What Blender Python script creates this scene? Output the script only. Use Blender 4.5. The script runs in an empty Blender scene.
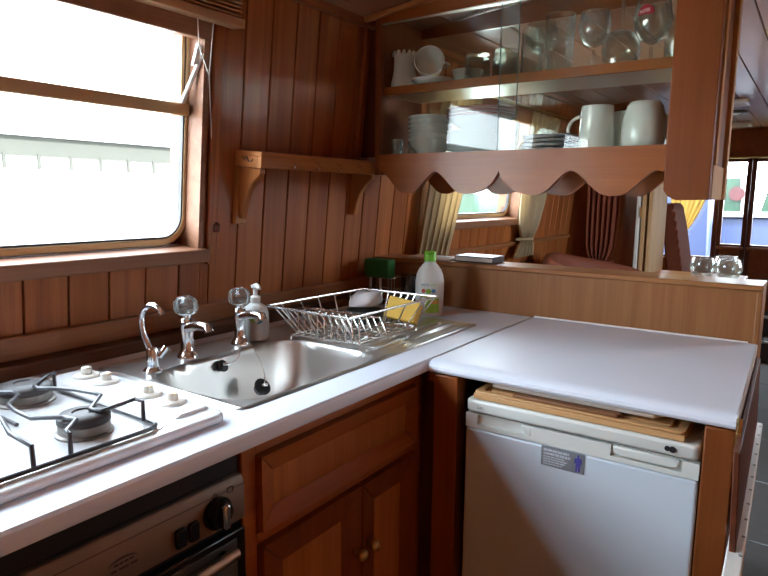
import bpy, bmesh, math, random
from mathutils import Vector, Matrix, Euler
random.seed(7)
PI = math.pi
sc = bpy.context.scene
COL = sc.collection

# ------------------------------------------------------------------ helpers
def tag(o, label=None, cat=None, group=None, kind=None):
    if label: o['label'] = label
    if cat: o['category'] = cat
    if group: o['group'] = group
    if kind: o['kind'] = kind
    return o

def loc_mat(o):
    return Matrix.LocRotScale(o.location, o.rotation_euler, None)

def thing(name, label, cat, loc=(0, 0, 0), rot=(0, 0, 0), group=None, kind=None):
    o = bpy.data.objects.new(name, None)
    COL.objects.link(o)
    o.empty_display_size = .05
    o.location = loc
    o.rotation_euler = rot
    return tag(o, label, cat, group, kind)

def copy_tree(o, parent=None):
    c = o.copy()
    COL.objects.link(c)
    if parent is not None:
        c.parent = parent
    for ch in list(o.children):
        copy_tree(ch, c)
    return c

class MB:
    def __init__(self):
        self.bm = bmesh.new()
    def verts_faces(self, vs, fs):
        v = [self.bm.verts.new(p) for p in vs]
        for f in fs:
            try: self.bm.faces.new([v[i] for i in f])
            except ValueError: pass
        return self
    def box(self, x0, x1, y0, y1, z0, z1):
        vs = [(x, y, z) for x in (x0, x1) for y in (y0, y1) for z in (z0, z1)]
        return self.verts_faces(vs, [(0,1,3,2),(4,6,7,5),(0,4,5,1),(2,3,7,6),(0,2,6,4),(1,5,7,3)])
    def prism(self, poly, axis, a0, a1):
        n = len(poly)
        def P(p, a):
            return {'x': (a, p[0], p[1]), 'y': (p[0], a, p[1]), 'z': (p[0], p[1], a)}[axis]
        vs = [P(p, a0) for p in poly] + [P(p, a1) for p in poly]
        fs = [tuple(range(n))[::-1], tuple(range(n, 2*n))]
        fs += [(i, (i+1) % n, n+(i+1) % n, n+i) for i in range(n)]
        return self.verts_faces(vs, fs)
    def ring_prism(self, outer, inner, axis, a0, a1):
        n = len(outer)
        def P(p, a):
            return {'x': (a, p[0], p[1]), 'y': (p[0], a, p[1]), 'z': (p[0], p[1], a)}[axis]
        vs = [P(p, a0) for p in outer] + [P(p, a1) for p in outer] + [P(p, a0) for p in inner] + [P(p, a1) for p in inner]
        fs = []
        for i in range(n):
            j = (i+1) % n
            fs += [(i, j, n+j, n+i), (2*n+i, 3*n+i, 3*n+j, 2*n+j), (i, 2*n+i, 2*n+j, j), (n+i, n+j, 3*n+j, 3*n+i)]
        return self.verts_faces(vs, fs)
    def cyl(self, p0, p1, r0, r1=None, n=20):
        r1 = r0 if r1 is None else r1
        return self.tube([p0, p1], [r0, r1], n)
    def tube(self, pts, r, n=8, closed=False):
        pts = [Vector(p) for p in pts]
        m = len(pts)
        rs = r if isinstance(r, (list, tuple)) else [r]*m
        rings = []
        up = None
        for i, p in enumerate(pts):
            a = pts[(i-1) % m] if (i > 0 or closed) else p
            b = pts[(i+1) % m] if (i < m-1 or closed) else p
            t = ((p-a).normalized() + (b-p).normalized()) if (a != p and b != p) else (b-a)
            if t.length < 1e-6: t = b-p if b != p else p-a
            t.normalize()
            if up is None:
                up = Vector((0, 0, 1)) if abs(t.z) < .9 else Vector((1, 0, 0))
            u = (up - t*up.dot(t))
            if u.length < 1e-4:
                u = Vector((1, 0, 0)) - t*t.x
            u.normalize(); up = u
            w = t.cross(u)
            k = 1.0
            if a != p and b != p:
                c = (p-a).normalized().dot(t)
                k = 1/max(c, .5)
            rings.append([self.bm.verts.new(p + (u*math.cos(2*PI*j/n) + w*math.sin(2*PI*j/n))*rs[i]) for j in range(n)])
        for i in range(m if closed else m-1):
            A, B = rings[i], rings[(i+1) % m]
            for j in range(n):
                self.bm.faces.new((A[j], A[(j+1) % n], B[(j+1) % n], B[j]))
        if not closed:
            self.bm.faces.new(rings[0][::-1]); self.bm.faces.new(rings[-1])
        return self
    def lathe(self, prof, c=(0, 0, 0), n=28, m=None):
        rings = []
        for r, z in prof:
            if r < 1e-5:
                rings.append([self.bm.verts.new((c[0], c[1], c[2]+z))])
            else:
                rings.append([self.bm.verts.new((c[0]+r*math.cos(2*PI*j/n), c[1]+r*math.sin(2*PI*j/n), c[2]+z)) for j in range(n)])
        for A, B in zip(rings, rings[1:]):
            for j in range(n):
                k = (j+1) % n
                if len(A) == 1 and len(B) == 1: continue
                if len(A) == 1: self.bm.faces.new((A[0], B[k], B[j]))
                elif len(B) == 1: self.bm.faces.new((A[j], A[k], B[0]))
                else: self.bm.faces.new((A[j], A[k], B[k], B[j]))
        return self
    def grid(self, f, nu, nv):
        V = [[self.bm.verts.new(f(i/nu, j/nv)) for j in range(nv+1)] for i in range(nu+1)]
        for i in range(nu):
            for j in range(nv):
                self.bm.faces.new((V[i][j], V[i+1][j], V[i+1][j+1], V[i][j+1]))
        return self
    def ball(self, c, rx, ry=None, rz=None, nu=20, nv=12):
        ry = ry or rx; rz = rz or rx
        b = len(self.bm.verts)
        rings = []
        for i in range(nv+1):
            th = PI*i/nv
            if i in (0, nv):
                rings.append([self.bm.verts.new((c[0], c[1], c[2]+rz*math.cos(th)))])
            else:
                rings.append([self.bm.verts.new((c[0]+rx*math.sin(th)*math.cos(2*PI*j/nu), c[1]+ry*math.sin(th)*math.sin(2*PI*j/nu), c[2]+rz*math.cos(th))) for j in range(nu)])
        for A, B in zip(rings, rings[1:]):
            for j in range(nu):
                k = (j+1) % nu
                if len(A) == 1: self.bm.faces.new((A[0], B[j], B[k]))
                elif len(B) == 1: self.bm.faces.new((A[j], B[0], A[k]))
                else: self.bm.faces.new((A[j], B[j], B[k], A[k]))
        return self
    def xform(self, M):
        bmesh.ops.transform(self.bm, matrix=M, verts=self.bm.verts[:])
        return self
    def build(self, name, mat, parent=None, world=False, bevel=0, angle=38, smooth=True, solid=0, subsurf=0, segs=2):
        bmesh.ops.recalc_face_normals(self.bm, faces=self.bm.faces[:])
        me = bpy.data.meshes.new(name)
        self.bm.to_mesh(me); self.bm.free()
        if smooth:
            for p in me.polygons: p.use_smooth = True
            me.set_sharp_from_angle(angle=math.radians(angle))
        o = bpy.data.objects.new(name, me)
        COL.objects.link(o)
        if mat: me.materials.append(mat)
        if parent is not None:
            o.parent = parent
            if world and parent.type == 'EMPTY':
                o.matrix_parent_inverse = loc_mat(parent).inverted()
        if solid:
            s = o.modifiers.new('solid', 'SOLIDIFY'); s.thickness = solid; s.offset = 0
        if bevel:
            b = o.modifiers.new('bevel', 'BEVEL'); b.width = bevel; b.segments = segs; b.limit_method = 'ANGLE'
            b.angle_limit = math.radians(40); b.harden_normals = False
        if subsurf:
            s = o.modifiers.new('sub', 'SUBSURF'); s.levels = subsurf; s.render_levels = subsurf
        return o

def structure(o): return tag(o, kind='structure')

def rrect(x0, x1, y0, y1, r, n=6):
    pts = []
    for cx, cy, a in ((x1-r, y1-r, 0), (x0+r, y1-r, 90), (x0+r, y0+r, 180), (x1-r, y0+r, 270)):
        for i in range(n+1):
            t = math.radians(a + 90*i/n)
            pts.append((cx+r*math.cos(t), cy+r*math.sin(t)))
    return pts

def text_obj(name, s, size, mat, M, parent, world=True, depth=.0003, spacing=1.0):
    cu = bpy.data.curves.new(name, 'FONT'); cu.body = s; cu.size = size; cu.extrude = depth
    cu.align_x = 'CENTER'; cu.align_y = 'CENTER'; cu.space_character = spacing; cu.resolution_u = 3
    tmp = bpy.data.objects.new('tmp', cu); COL.objects.link(tmp)
    bpy.context.view_layer.update()
    me = bpy.data.meshes.new_from_object(tmp.evaluated_get(bpy.context.evaluated_depsgraph_get()))
    bpy.data.objects.remove(tmp)
    me.name = name
    me.transform(M)
    me.materials.clear(); me.materials.append(mat)
    o = bpy.data.objects.new(name, me); COL.objects.link(o)
    o.parent = parent
    if world and parent.type == 'EMPTY':
        o.matrix_parent_inverse = loc_mat(parent).inverted()
    return o

def frame(origin, xd, yd):
    x = Vector(xd).normalized(); y = Vector(yd).normalized(); z = x.cross(y)
    M = Matrix((x, y, z)).transposed().to_4x4(); M.translation = Vector(origin)
    return M

# ------------------------------------------------------------------ materials
def new_mat(name):
    m = bpy.data.materials.new(name); m.use_nodes = True
    nt = m.node_tree
    return m, nt, nt.nodes['Principled BSDF']

def plain(name, col, rough=.5, metal=0, spec=.5, coat=0, bump=0, bscale=60, var=.06, vscale=8, sss=0, sheen=0):
    m, nt, b = new_mat(name)
    N, L = nt.nodes, nt.links
    b.inputs['Roughness'].default_value = rough
    b.inputs['Metallic'].default_value = metal
    b.inputs['Specular IOR Level'].default_value = spec
    b.inputs['Coat Weight'].default_value = coat
    b.inputs['Coat Roughness'].default_value = .08
    if sheen: b.inputs['Sheen Weight'].default_value = sheen
    tc = N.new('ShaderNodeTexCoord')
    no = N.new('ShaderNodeTexNoise'); no.inputs['Scale'].default_value = vscale; no.inputs['Detail'].default_value = 3
    L.new(tc.outputs['Object'], no.inputs['Vector'])
    mx = N.new('ShaderNodeMix'); mx.data_type = 'RGBA'
    mx.inputs['A'].default_value = tuple(max(0, c*(1-var)) for c in col[:3])+(1,)
    mx.inputs['B'].default_value = tuple(min(1, c*(1+var)) for c in col[:3])+(1,)
    L.new(no.outputs['Fac'], mx.inputs['Factor'])
    L.new(mx.outputs['Result'], b.inputs['Base Color'])
    if bump:
        n2 = N.new('ShaderNodeTexNoise'); n2.inputs['Scale'].default_value = bscale; n2.inputs['Detail'].default_value = 4
        L.new(tc.outputs['Object'], n2.inputs['Vector'])
        bp = N.new('ShaderNodeBump'); bp.inputs['Strength'].default_value = bump; bp.inputs['Distance'].default_value = .003
        L.new(n2.outputs['Fac'], bp.inputs['Height']); L.new(bp.outputs['Normal'], b.inputs['Normal'])
    return m

def wood(name, dark, light, grain='z', rough=.35, coat=.25, scale=1.0, plank=None, knots=0, contrast=1.0):
    """plank = (axis, width, offset): each board gets its own tone."""
    m, nt, b = new_mat(name)
    N, L = nt.nodes, nt.links
    tc = N.new('ShaderNodeTexCoord')
    sep = N.new('ShaderNodeSeparateXYZ'); L.new(tc.outputs['Object'], sep.inputs[0])
    rnd = None
    vec = tc.outputs['Object']
    if plank:
        ax, w, off = plank
        s = N.new('ShaderNodeMath'); s.operation = 'SUBTRACT'; s.inputs[1].default_value = off
        L.new(sep.outputs[ax.upper()], s.inputs[0])
        d = N.new('ShaderNodeMath'); d.operation = 'DIVIDE'; d.inputs[1].default_value = w; L.new(s.outputs[0], d.inputs[0])
        fl = N.new('ShaderNodeMath'); fl.operation = 'FLOOR'; L.new(d.outputs[0], fl.inputs[0])
        wn = N.new('ShaderNodeTexWhiteNoise'); wn.noise_dimensions = '1D'; L.new(fl.outputs[0], wn.inputs['W'])
        rnd = wn
        va = N.new('ShaderNodeVectorMath'); va.operation = 'MULTIPLY_ADD'
        L.new(wn.outputs['Color'], va.inputs[0]); va.inputs[1].default_value = (3, 3, 3); L.new(vec, va.inputs[2])
        vec = va.outputs[0]
    mp = N.new('ShaderNodeMapping')
    lo, hi = 1.2*scale, 26*scale
    mp.inputs['Scale'].default_value = {'x': (lo, hi, hi), 'y': (hi, lo, hi), 'z': (hi, hi, lo)}[grain]
    L.new(vec, mp.inputs['Vector'])
    n1 = N.new('ShaderNodeTexNoise'); n1.inputs['Scale'].default_value = 1; n1.inputs['Detail'].default_value = 5; n1.inputs['Distortion'].default_value = .6
    L.new(mp.outputs[0], n1.inputs['Vector'])
    mp2 = N.new('ShaderNodeMapping')
    lo, hi = 5*scale, 220*scale
    mp2.inputs['Scale'].default_value = {'x': (lo, hi, hi), 'y': (hi, lo, hi), 'z': (hi, hi, lo)}[grain]
    L.new(vec, mp2.inputs['Vector'])
    n2 = N.new('ShaderNodeTexNoise'); n2.inputs['Scale'].default_value = 1; n2.inputs['Detail'].default_value = 3
    L.new(mp2.outputs[0], n2.inputs['Vector'])
    add = N.new('ShaderNodeMath'); add.operation = 'MULTIPLY_ADD'; add.inputs[1].default_value = .45
    L.new(n2.outputs['Fac'], add.inputs[0]); L.new(n1.outputs['Fac'], add.inputs[2])
    last = add
    if rnd:
        a2 = N.new('ShaderNodeMath'); a2.operation = 'MULTIPLY_ADD'; a2.inputs[1].default_value = .28
        L.new(rnd.outputs['Value'], a2.inputs[0]); L.new(add.outputs[0], a2.inputs[2]); last = a2
    cr = N.new('ShaderNodeMapRange')
    c0 = .72 + (.14 if rnd else 0)
    cr.inputs['From Min'].default_value = c0 - .3/contrast; cr.inputs['From Max'].default_value = c0 + .3/contrast
    L.new(last.outputs[0], cr.inputs['Value'])
    mx = N.new('ShaderNodeMix'); mx.data_type = 'RGBA'
    mx.inputs['A'].default_value = (*dark, 1); mx.inputs['B'].default_value = (*light, 1)
    L.new(cr.outputs[0], mx.inputs['Factor'])
    colout = mx.outputs['Result']
    if knots:
        vo = N.new('ShaderNodeTexVoronoi'); vo.inputs['Scale'].default_value = knots
        mpk = N.new('ShaderNodeMapping'); mpk.inputs['Scale'].default_value = {'x': (.45, 1, 1), 'y': (1, .45, 1), 'z': (1, 1, .45)}[grain]
        L.new(vec, mpk.inputs['Vector']); L.new(mpk.outputs[0], vo.inputs['Vector'])
        kr = N.new('ShaderNodeMapRange'); kr.inputs['From Min'].default_value = .03; kr.inputs['From Max'].default_value = .11
        kr.inputs['To Min'].default_value = .25; kr.inputs['To Max'].default_value = 1
        L.new(vo.outputs['Distance'], kr.inputs['Value'])
        mk = N.new('ShaderNodeMix'); mk.data_type = 'RGBA'; mk.blend_type = 'MULTIPLY'; mk.inputs['Factor'].default_value = 1
        L.new(colout, mk.inputs['A']); L.new(kr.outputs[0], mk.inputs['B']); colout = mk.outputs['Result']
    L.new(colout, b.inputs['Base Color'])
    b.inputs['Roughness'].default_value = rough
    b.inputs['Specular IOR Level'].default_value = .3
    b.inputs['Coat Weight'].default_value = coat*.35; b.inputs['Coat Roughness'].default_value = .15
    bp = N.new('ShaderNodeBump'); bp.inputs['Strength'].default_value = .12; bp.inputs['Distance'].default_value = .001
    L.new(add.outputs[0], bp.inputs['Height']); L.new(bp.outputs['Normal'], b.inputs['Normal'])
    return m

def glass_mat(name, tint=(.96, .98, .97), ior=1.5, extra=0.0, rough=.02):
    m = bpy.data.materials.new(name); m.use_nodes = True
    nt = m.node_tree; N, L = nt.nodes, nt.links
    N.remove(N['Principled BSDF'])
    out = N['Material Output']
    tr = N.new('ShaderNodeBsdfTransparent'); tr.inputs['Color'].default_value = (*tint, 1)
    gl = N.new('ShaderNodeBsdfGlossy'); gl.inputs['Roughness'].default_value = rough
    fr = N.new('ShaderNodeFresnel')
    ge = N.new('ShaderNodeNewGeometry'); ma = N.new('ShaderNodeMath'); ma.operation = 'MULTIPLY_ADD'
    ma.inputs[1].default_value = 1/ior - ior; ma.inputs[2].default_value = ior
    L.new(ge.outputs['Backfacing'], ma.inputs[0]); L.new(ma.outputs[0], fr.inputs['IOR'])
    ad = N.new('ShaderNodeMath'); ad.operation = 'ADD'; ad.inputs[1].default_value = extra; ad.use_clamp = True
    L.new(fr.outputs[0], ad.inputs[0])
    mx = N.new('ShaderNodeMixShader')
    L.new(ad.outputs[0], mx.inputs[0]); L.new(tr.outputs[0], mx.inputs[1]); L.new(gl.outputs[0], mx.inputs[2])
    L.new(mx.outputs[0], out.inputs['Surface'])
    return m

def brushed(name, col, rough, axis):
    m, nt, b = new_mat(name)
    N, L = nt.nodes, nt.links
    b.inputs['Base Color'].default_value = (*col, 1); b.inputs['Metallic'].default_value = 1
    tc = N.new('ShaderNodeTexCoord'); mp = N.new('ShaderNodeMapping')
    mp.inputs['Scale'].default_value = {'x': (2, 60, 60), 'y': (60, 2, 60), 'z': (60, 60, 2)}[axis]
    no = N.new('ShaderNodeTexNoise'); no.inputs['Scale'].default_value = 1; no.inputs['Detail'].default_value = 2
    L.new(tc.outputs['Object'], mp.inputs[0]); L.new(mp.outputs[0], no.inputs['Vector'])
    mr = N.new('ShaderNodeMapRange'); mr.inputs['To Min'].default_value = rough*.85; mr.inputs['To Max'].default_value = rough*1.15
    L.new(no.outputs['Fac'], mr.inputs['Value']); L.new(mr.outputs[0], b.inputs['Roughness'])
    return m

def fabric(name, c1, c2, stripe_axis='y', period=.03, trans=.35, rough=.9):
    m = bpy.data.materials.new(name); m.use_nodes = True
    nt = m.node_tree; N, L = nt.nodes, nt.links
    b = N['Principled BSDF']; b.inputs['Roughness'].default_value = rough
    tc = N.new('ShaderNodeTexCoord')
    no = N.new('ShaderNodeTexNoise'); no.inputs['Scale'].default_value = 140
    L.new(tc.outputs['UV'] if False else tc.outputs['Object'], no.inputs['Vector'])
    mx = N.new('ShaderNodeMix'); mx.data_type = 'RGBA'
    mx.inputs['A'].default_value = (*c1, 1); mx.inputs['B'].default_value = (*c2, 1)
    L.new(no.outputs['Fac'], mx.inputs['Factor'])
    L.new(mx.outputs['Result'], b.inputs['Base Color'])
    t = N.new('ShaderNodeBsdfTranslucent'); L.new(mx.outputs['Result'], t.inputs['Color'])
    ms = N.new('ShaderNodeMixShader'); ms.inputs[0].default_value = trans
    L.new(b.outputs[0], ms.inputs[1]); L.new(t.outputs[0], ms.inputs[2])
    L.new(ms.outputs[0], N['Material Output'].inputs['Surface'])
    return m

PLK = (.0943, .614)
M = {}
M['wall'] = wood('varnished tongue and groove', (.22, .055, .013), (.43, .142, .038), 'z', .40, .3, plank=('y', PLK[0], PLK[1]), knots=2.2)
M['sidew'] = wood('dark upstand', (.07, .028, .012), (.14, .055, .024), 'y', .45, .1)
M['trimw'] = wood('trim board', (.20, .070, .024), (.36, .15, .06), 'y', .38, .25, knots=3.0)
M['rackw'] = wood('golden rack wood', (.34, .125, .036), (.52, .22, .07), 'y', .32, .3)
M['rackz'] = wood('golden bracket wood', (.34, .125, .036), (.52, .22, .07), 'z', .32, .3)
M['cabx'] = wood('cabinet mahogany across', (.21, .055, .009), (.33, .098, .018), 'x', .33, .3, contrast=.8)
M['cabz'] = wood('cabinet mahogany upright', (.155, .040, .009), (.24, .069, .018), 'z', .33, .3, contrast=.8)
M['caby'] = wood('cabinet mahogany along', (.20, .060, .020), (.32, .11, .035), 'y', .33, .3)
M['oakz'] = wood('oak divider', (.245, .095, .028), (.38, .168, .060), 'z', .42, .2, scale=1.4)
M['oakx'] = wood('oak capping', (.30, .12, .04), (.45, .21, .08), 'x', .33, .3)
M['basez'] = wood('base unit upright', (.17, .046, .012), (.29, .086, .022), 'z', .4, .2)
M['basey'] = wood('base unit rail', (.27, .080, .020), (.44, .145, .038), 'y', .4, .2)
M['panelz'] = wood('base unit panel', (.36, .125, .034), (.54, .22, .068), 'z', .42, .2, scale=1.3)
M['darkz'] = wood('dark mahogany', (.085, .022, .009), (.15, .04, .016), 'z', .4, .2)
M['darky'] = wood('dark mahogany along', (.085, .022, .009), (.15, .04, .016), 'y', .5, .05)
M['darkx'] = wood('dark mahogany across', (.075, .022, .010), (.13, .038, .016), 'x', .35, .3)
M['palew'] = wood('pale stripped wood', (.50, .30, .14), (.64, .42, .22), 'z', .75, 0)
M['board'] = wood('beech board', (.50, .27, .11), (.62, .37, .17), 'x', .5, .05, scale=.7, contrast=.6)
M['walnut'] = wood('walnut strip', (.20, .085, .035), (.30, .14, .065), 'x', .5, 0)
M['ceil'] = wood('ceiling boards', (.30, .13, .07), (.42, .20, .11), 'y', .42, .9, contrast=.6)
M['sillw'] = wood('window lining', (.20, .085, .045), (.32, .15, .08), 'y', .5, .05)
M['blind'] = wood('blind slats', (.44, .24, .12), (.60, .36, .19), 'y', .5, .1)
M['lam'] = plain('white laminate worktop', (.76, .82, .93), .42, spec=.5, var=.02)
M['lamw'] = plain('white laminate lining', (.84, .84, .80), .3, var=.02)
M['enamel'] = plain('white enamel', (.80, .83, .86), .14, coat=.6, var=.01)
M['knobw'] = plain('ivory plastic', (.80, .77, .70), .35, var=.02)
M['fridge'] = plain('fridge enamel', (.62, .71, .80), .32, coat=.2, var=.01, bump=.05, bscale=300)
M['fridgep'] = plain('fridge plastic', (.68, .71, .68), .38, var=.01)
M['gasket'] = plain('grey gasket', (.10, .10, .10), .6)
M['steel'] = brushed('sink steel', (.62, .61, .59), .33, 'y')
M['chrome'] = plain('chrome', (.78, .81, .84), .14, metal=1, var=.01)
M['wire'] = plain('plated wire', (.80, .80, .78), .2, metal=1, var=.02)
M['iron'] = plain('black enamel wire', (.035, .033, .04), .30, spec=.6, var=.1)
M['burner'] = plain('grey burner casting', (.24, .22, .20), .5, metal=.6, var=.1)
M['burncap'] = plain('dark burner cap', (.045, .036, .036), .5, spec=.4, var=.1)
M['black'] = plain('black rubber', (.014, .014, .015), .4, var=.1)
M['blackg'] = plain('black gloss', (.012, .012, .014), .12, var=.1)
M['oven'] = plain('bronze oven panel', (.22, .165, .125), .38, metal=.55, var=.05)
M['alu'] = plain('satin aluminium', (.72, .70, .66), .3, metal=1, var=.03)
M['alusheet'] = brushed('brushed aluminium lining', (.70, .70, .66), .34, 'y')
M['ovenglass'] = plain('oven door glass', (.10, .11, .11), .08, spec=.6, var=.05)
M['brass'] = plain('brass', (.72, .50, .20), .28, metal=1, var=.1, vscale=30)
M['brassf'] = plain('anodised gold window frame', (.52, .38, .22), .45, metal=.7, var=.08)
M['ceramic'] = plain('white glazed ceramic', (.74, .74, .70), .18, coat=.4, var=.01)
M['ceramicb'] = plain('pale blue white ceramic', (.70, .74, .76), .18, coat=.4, var=.01)
M['pinkrim'] = plain('pink rim ceramic', (.50, .30, .30), .2, coat=.4)
M['slate'] = plain('dark slate stoneware', (.10, .11, .115), .35, var=.1)
M['straw'] = wood('striped straw', (.46, .34, .20), (.62, .50, .34), 'z', .7, 0, scale=3)
M['yellow'] = plain('yellow sponge', (.78, .50, .10), .9, bump=.5, bscale=180, var=.1)
M['green'] = plain('green scourer', (.035, .20, .055), .95, bump=.5, bscale=250, var=.15)
M['cloth'] = plain('white cloth', (.74, .70, .72), .9, bump=.3, bscale=120)
M['plasticw'] = plain('white bottle plastic', (.78, .80, .76), .35, var=.01)
M['capg'] = plain('lime green cap', (.20, .58, .04), .35, var=.02)
M['labelg'] = plain('label green', (.36, .60, .07), .5, var=.05)
M['labelo'] = plain('label orange', (.80, .36, .08), .5)
M['labelb'] = plain('label blue', (.10, .30, .55), .5)
M['labelt'] = plain('label teal', (.12, .42, .50), .5)
M['labelr'] = plain('label red', (.60, .10, .06), .5)
M['soap'] = plain('translucent soap bottle', (.80, .84, .82), .3, var=.03)
M['pump'] = plain('frosted pump', (.72, .70, .68), .35, var=.03)
M['silverl'] = plain('silver label', (.36, .39, .43), .3, metal=.5, var=.12, vscale=60)
M['labeltxt'] = plain('pale label print', (.62, .66, .72), .5)
M['indigo'] = plain('indigo print', (.07, .06, .30), .5)
M['greyink'] = plain('grey ink', (.22, .25, .26), .5)
M['darkink'] = plain('dark ink', (.05, .035, .03), .5)
M['redl'] = plain('dark red label', (.40, .01, .03), .3)
M['whitel'] = plain('white print', (.8, .75, .75), .4)
def tableglass(name, clear, edge, gain, glint=.3):
    m = bpy.data.materials.new(name); m.use_nodes = True
    nt = m.node_tree; N, L = nt.nodes, nt.links
    N.remove(N['Principled BSDF'])
    lw = N.new('ShaderNodeLayerWeight'); lw.inputs['Blend'].default_value = .5
    pw = N.new('ShaderNodeMath'); pw.operation = 'POWER'; pw.inputs[1].default_value = 2.2; L.new(lw.outputs['Facing'], pw.inputs[0])
    mc = N.new('ShaderNodeMix'); mc.data_type = 'RGBA'; mc.inputs['A'].default_value = (*clear, 1); mc.inputs['B'].default_value = (*edge, 1)
    L.new(pw.outputs[0], mc.inputs['Factor'])
    tr = N.new('ShaderNodeBsdfTransparent'); L.new(mc.outputs['Result'], tr.inputs['Color'])
    g0 = N.new('ShaderNodeBsdfGlossy'); g0.inputs['Roughness'].default_value = .04
    df = N.new('ShaderNodeBsdfTranslucent'); df.inputs['Color'].default_value = (.7, .72, .7, 1)  # white mixed in towards the edges, standing in for light the glass catches
    gl = N.new('ShaderNodeMixShader'); gl.inputs[0].default_value = glint
    L.new(g0.outputs[0], gl.inputs[1]); L.new(df.outputs[0], gl.inputs[2])
    k = N.new('ShaderNodeMath'); k.operation = 'MULTIPLY_ADD'; k.inputs[1].default_value = gain; k.inputs[2].default_value = .12; k.use_clamp = True
    L.new(pw.outputs[0], k.inputs[0])
    mx = N.new('ShaderNodeMixShader'); L.new(k.outputs[0], mx.inputs[0]); L.new(tr.outputs[0], mx.inputs[1]); L.new(gl.outputs[0], mx.inputs[2])
    L.new(mx.outputs[0], N['Material Output'].inputs['Surface'])
    return m
M['glass'] = tableglass('drinking glass', (.93, .94, .92), (.72, .73, .71), .7)
M['crystal'] = tableglass('crystal knob', (.86, .86, .84), (.72, .72, .70), .8, .75)
M['glasst'] = glass_mat('ribbed tumbler glass', (.84, .85, .83), 1.5, .06)
M['glassd'] = glass_mat('smoked glass', (.66, .66, .66), 1.5, .10)
M['pane'] = glass_mat('window pane', (.985, .99, .985), 1.45)
M['cabpane'] = glass_mat('cabinet pane', (.94, .97, .95), 1.36, .006, .012)
M['paneedge'] = plain('ground glass edge', (.10, .14, .12), .2)
M['cream'] = fabric('cream curtain', (.54, .43, .27), (.66, .55, .36), trans=.45)
M['yellowc'] = fabric('yellow curtain', (.78, .62, .30), (.86, .72, .40), trans=.5)
M['redc'] = fabric('russet curtain', (.20, .045, .022), (.29, .08, .04), trans=.15)
M['leather'] = plain('russet leather', (.22, .066, .038), .6, spec=.3, bump=.2, bscale=40, var=.12)
M['upholstery'] = plain('russet upholstery', (.22, .066, .038), .95, spec=.08, bump=.2, bscale=40, var=.12)
M['carpet'] = plain('grey floor covering', (.085, .083, .080), .85, bump=.3, bscale=200, var=.15, vscale=30)
M['whitep'] = plain('white painted metal', (.74, .74, .70), .4, var=.03)
M['screw'] = plain('screw head', (.16, .15, .14), .35, metal=1)
M['book'] = plain('dark book cover', (.035, .025, .028), .35)
M['paper'] = plain('pale paper', (.66, .62, .56), .6)
M['lamp'] = plain('lamp bezel', (.15, .11, .09), .3)
M['lens'] = plain('lamp lens', (.80, .74, .66), .3)
# outside
M['quay'] = plain('pale paving', (.62, .61, .58), .9, var=.1, vscale=.8)
M['render'] = plain('whitewashed masonry', (.80, .80, .78), .9, var=.05, vscale=1.5)
M['eaves'] = plain('grey green eaves', (.013, .0145, .0105), .9, var=.15, vscale=3)
M['slates'] = plain('roof slates', (.085, .085, .09), .8, var=.2, vscale=6)
M['boatblue'] = plain('blue boat paint', (.004, .013, .052), .5, coat=.0, var=.05)
M['boatwhite'] = plain('white boat paint', (.25, .255, .26), .5, var=.03)
M['gategreen'] = plain('green paint', (.002, .024, .009), .4, var=.08)
M['redpaint'] = plain('red paint', (.035, .001, .002), .4)
M['steelgrey'] = plain('dark hull', (.05, .05, .055), .5)
M['water'] = plain('canal water', (.10, .13, .11), .08, bump=.2, bscale=3)

# ------------------------------------------------------------------ room shell
TH = math.atan(.1)
WLOC, WROT = (-1.33, 0, .91), (0, TH, 0)          # left cabin side leans inboard; local x = into the room, z = up the wall
def on_wall(o):
    o.location = WLOC; o.rotation_euler = WROT
    return o
def ceil_z(x): return 1.885 - .065*((x+.3)/.95)**2
YB, YF = -1.6, 6.3
XR = .72
W1 = (-.18, 1.056, .205, .805)
W0 = (-1.40, -.34, .205, .805)
W2 = (2.22, 3.12, .235, .805)

def wall_boxes(mb, x0, x1, ylo, yhi, zlo, zhi, holes):
    y = ylo
    for (a, b, c, d) in sorted(holes):
        mb.box(x0, x1, y, a, zlo, zhi); mb.box(x0, x1, a, b, zlo, c); mb.box(x0, x1, a, b, d, zhi)
        y = b
    mb.box(x0, x1, y, yhi, zlo, zhi)

mb = MB()
k0 = int(math.floor((YB-PLK[1])/PLK[0]))
y = PLK[1] + k0*PLK[0]
g = .0072
while y < YF:
    a, b = y+g*.3, y+PLK[0]-g*.3
    spans = [(a, b, [(-.95, .985)])]
    for (h0, h1, v0, v1) in (W0, W1, W2):
        new = []
        for (p, q, zs) in spans:
            if q <= h0 or p >= h1: new.append((p, q, zs)); continue
            if p < h0: new.append((p, h0, zs))
            new.append((max(p, h0), min(q, h1), [(-.95, v0), (v1, .985)]))
            if q > h1: new.append((h1, q, zs))
        spans = new
    for (p, q, zs) in spans:
        for (z0, z1) in zs:
            ch = .0018 if q-p > .012 else 0
            mb.prism([(-.022, p), (-.022, q), (-ch, q), (0, q-ch), (0, p+ch), (-ch, p)] if ch else [(-.022, p), (-.022, q), (0, q), (0, p)], 'z', z0, z1)
    y += PLK[0]
wl = on_wall(structure(mb.build('wall_left', M['wall'], smooth=False)))
mb = MB(); wall_boxes(mb, -.115, -.023, YB, YF, -.95, .985, [W0, W1, W2])
hull = structure(mb.build('hull_side', M['darkz'], wl))

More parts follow.
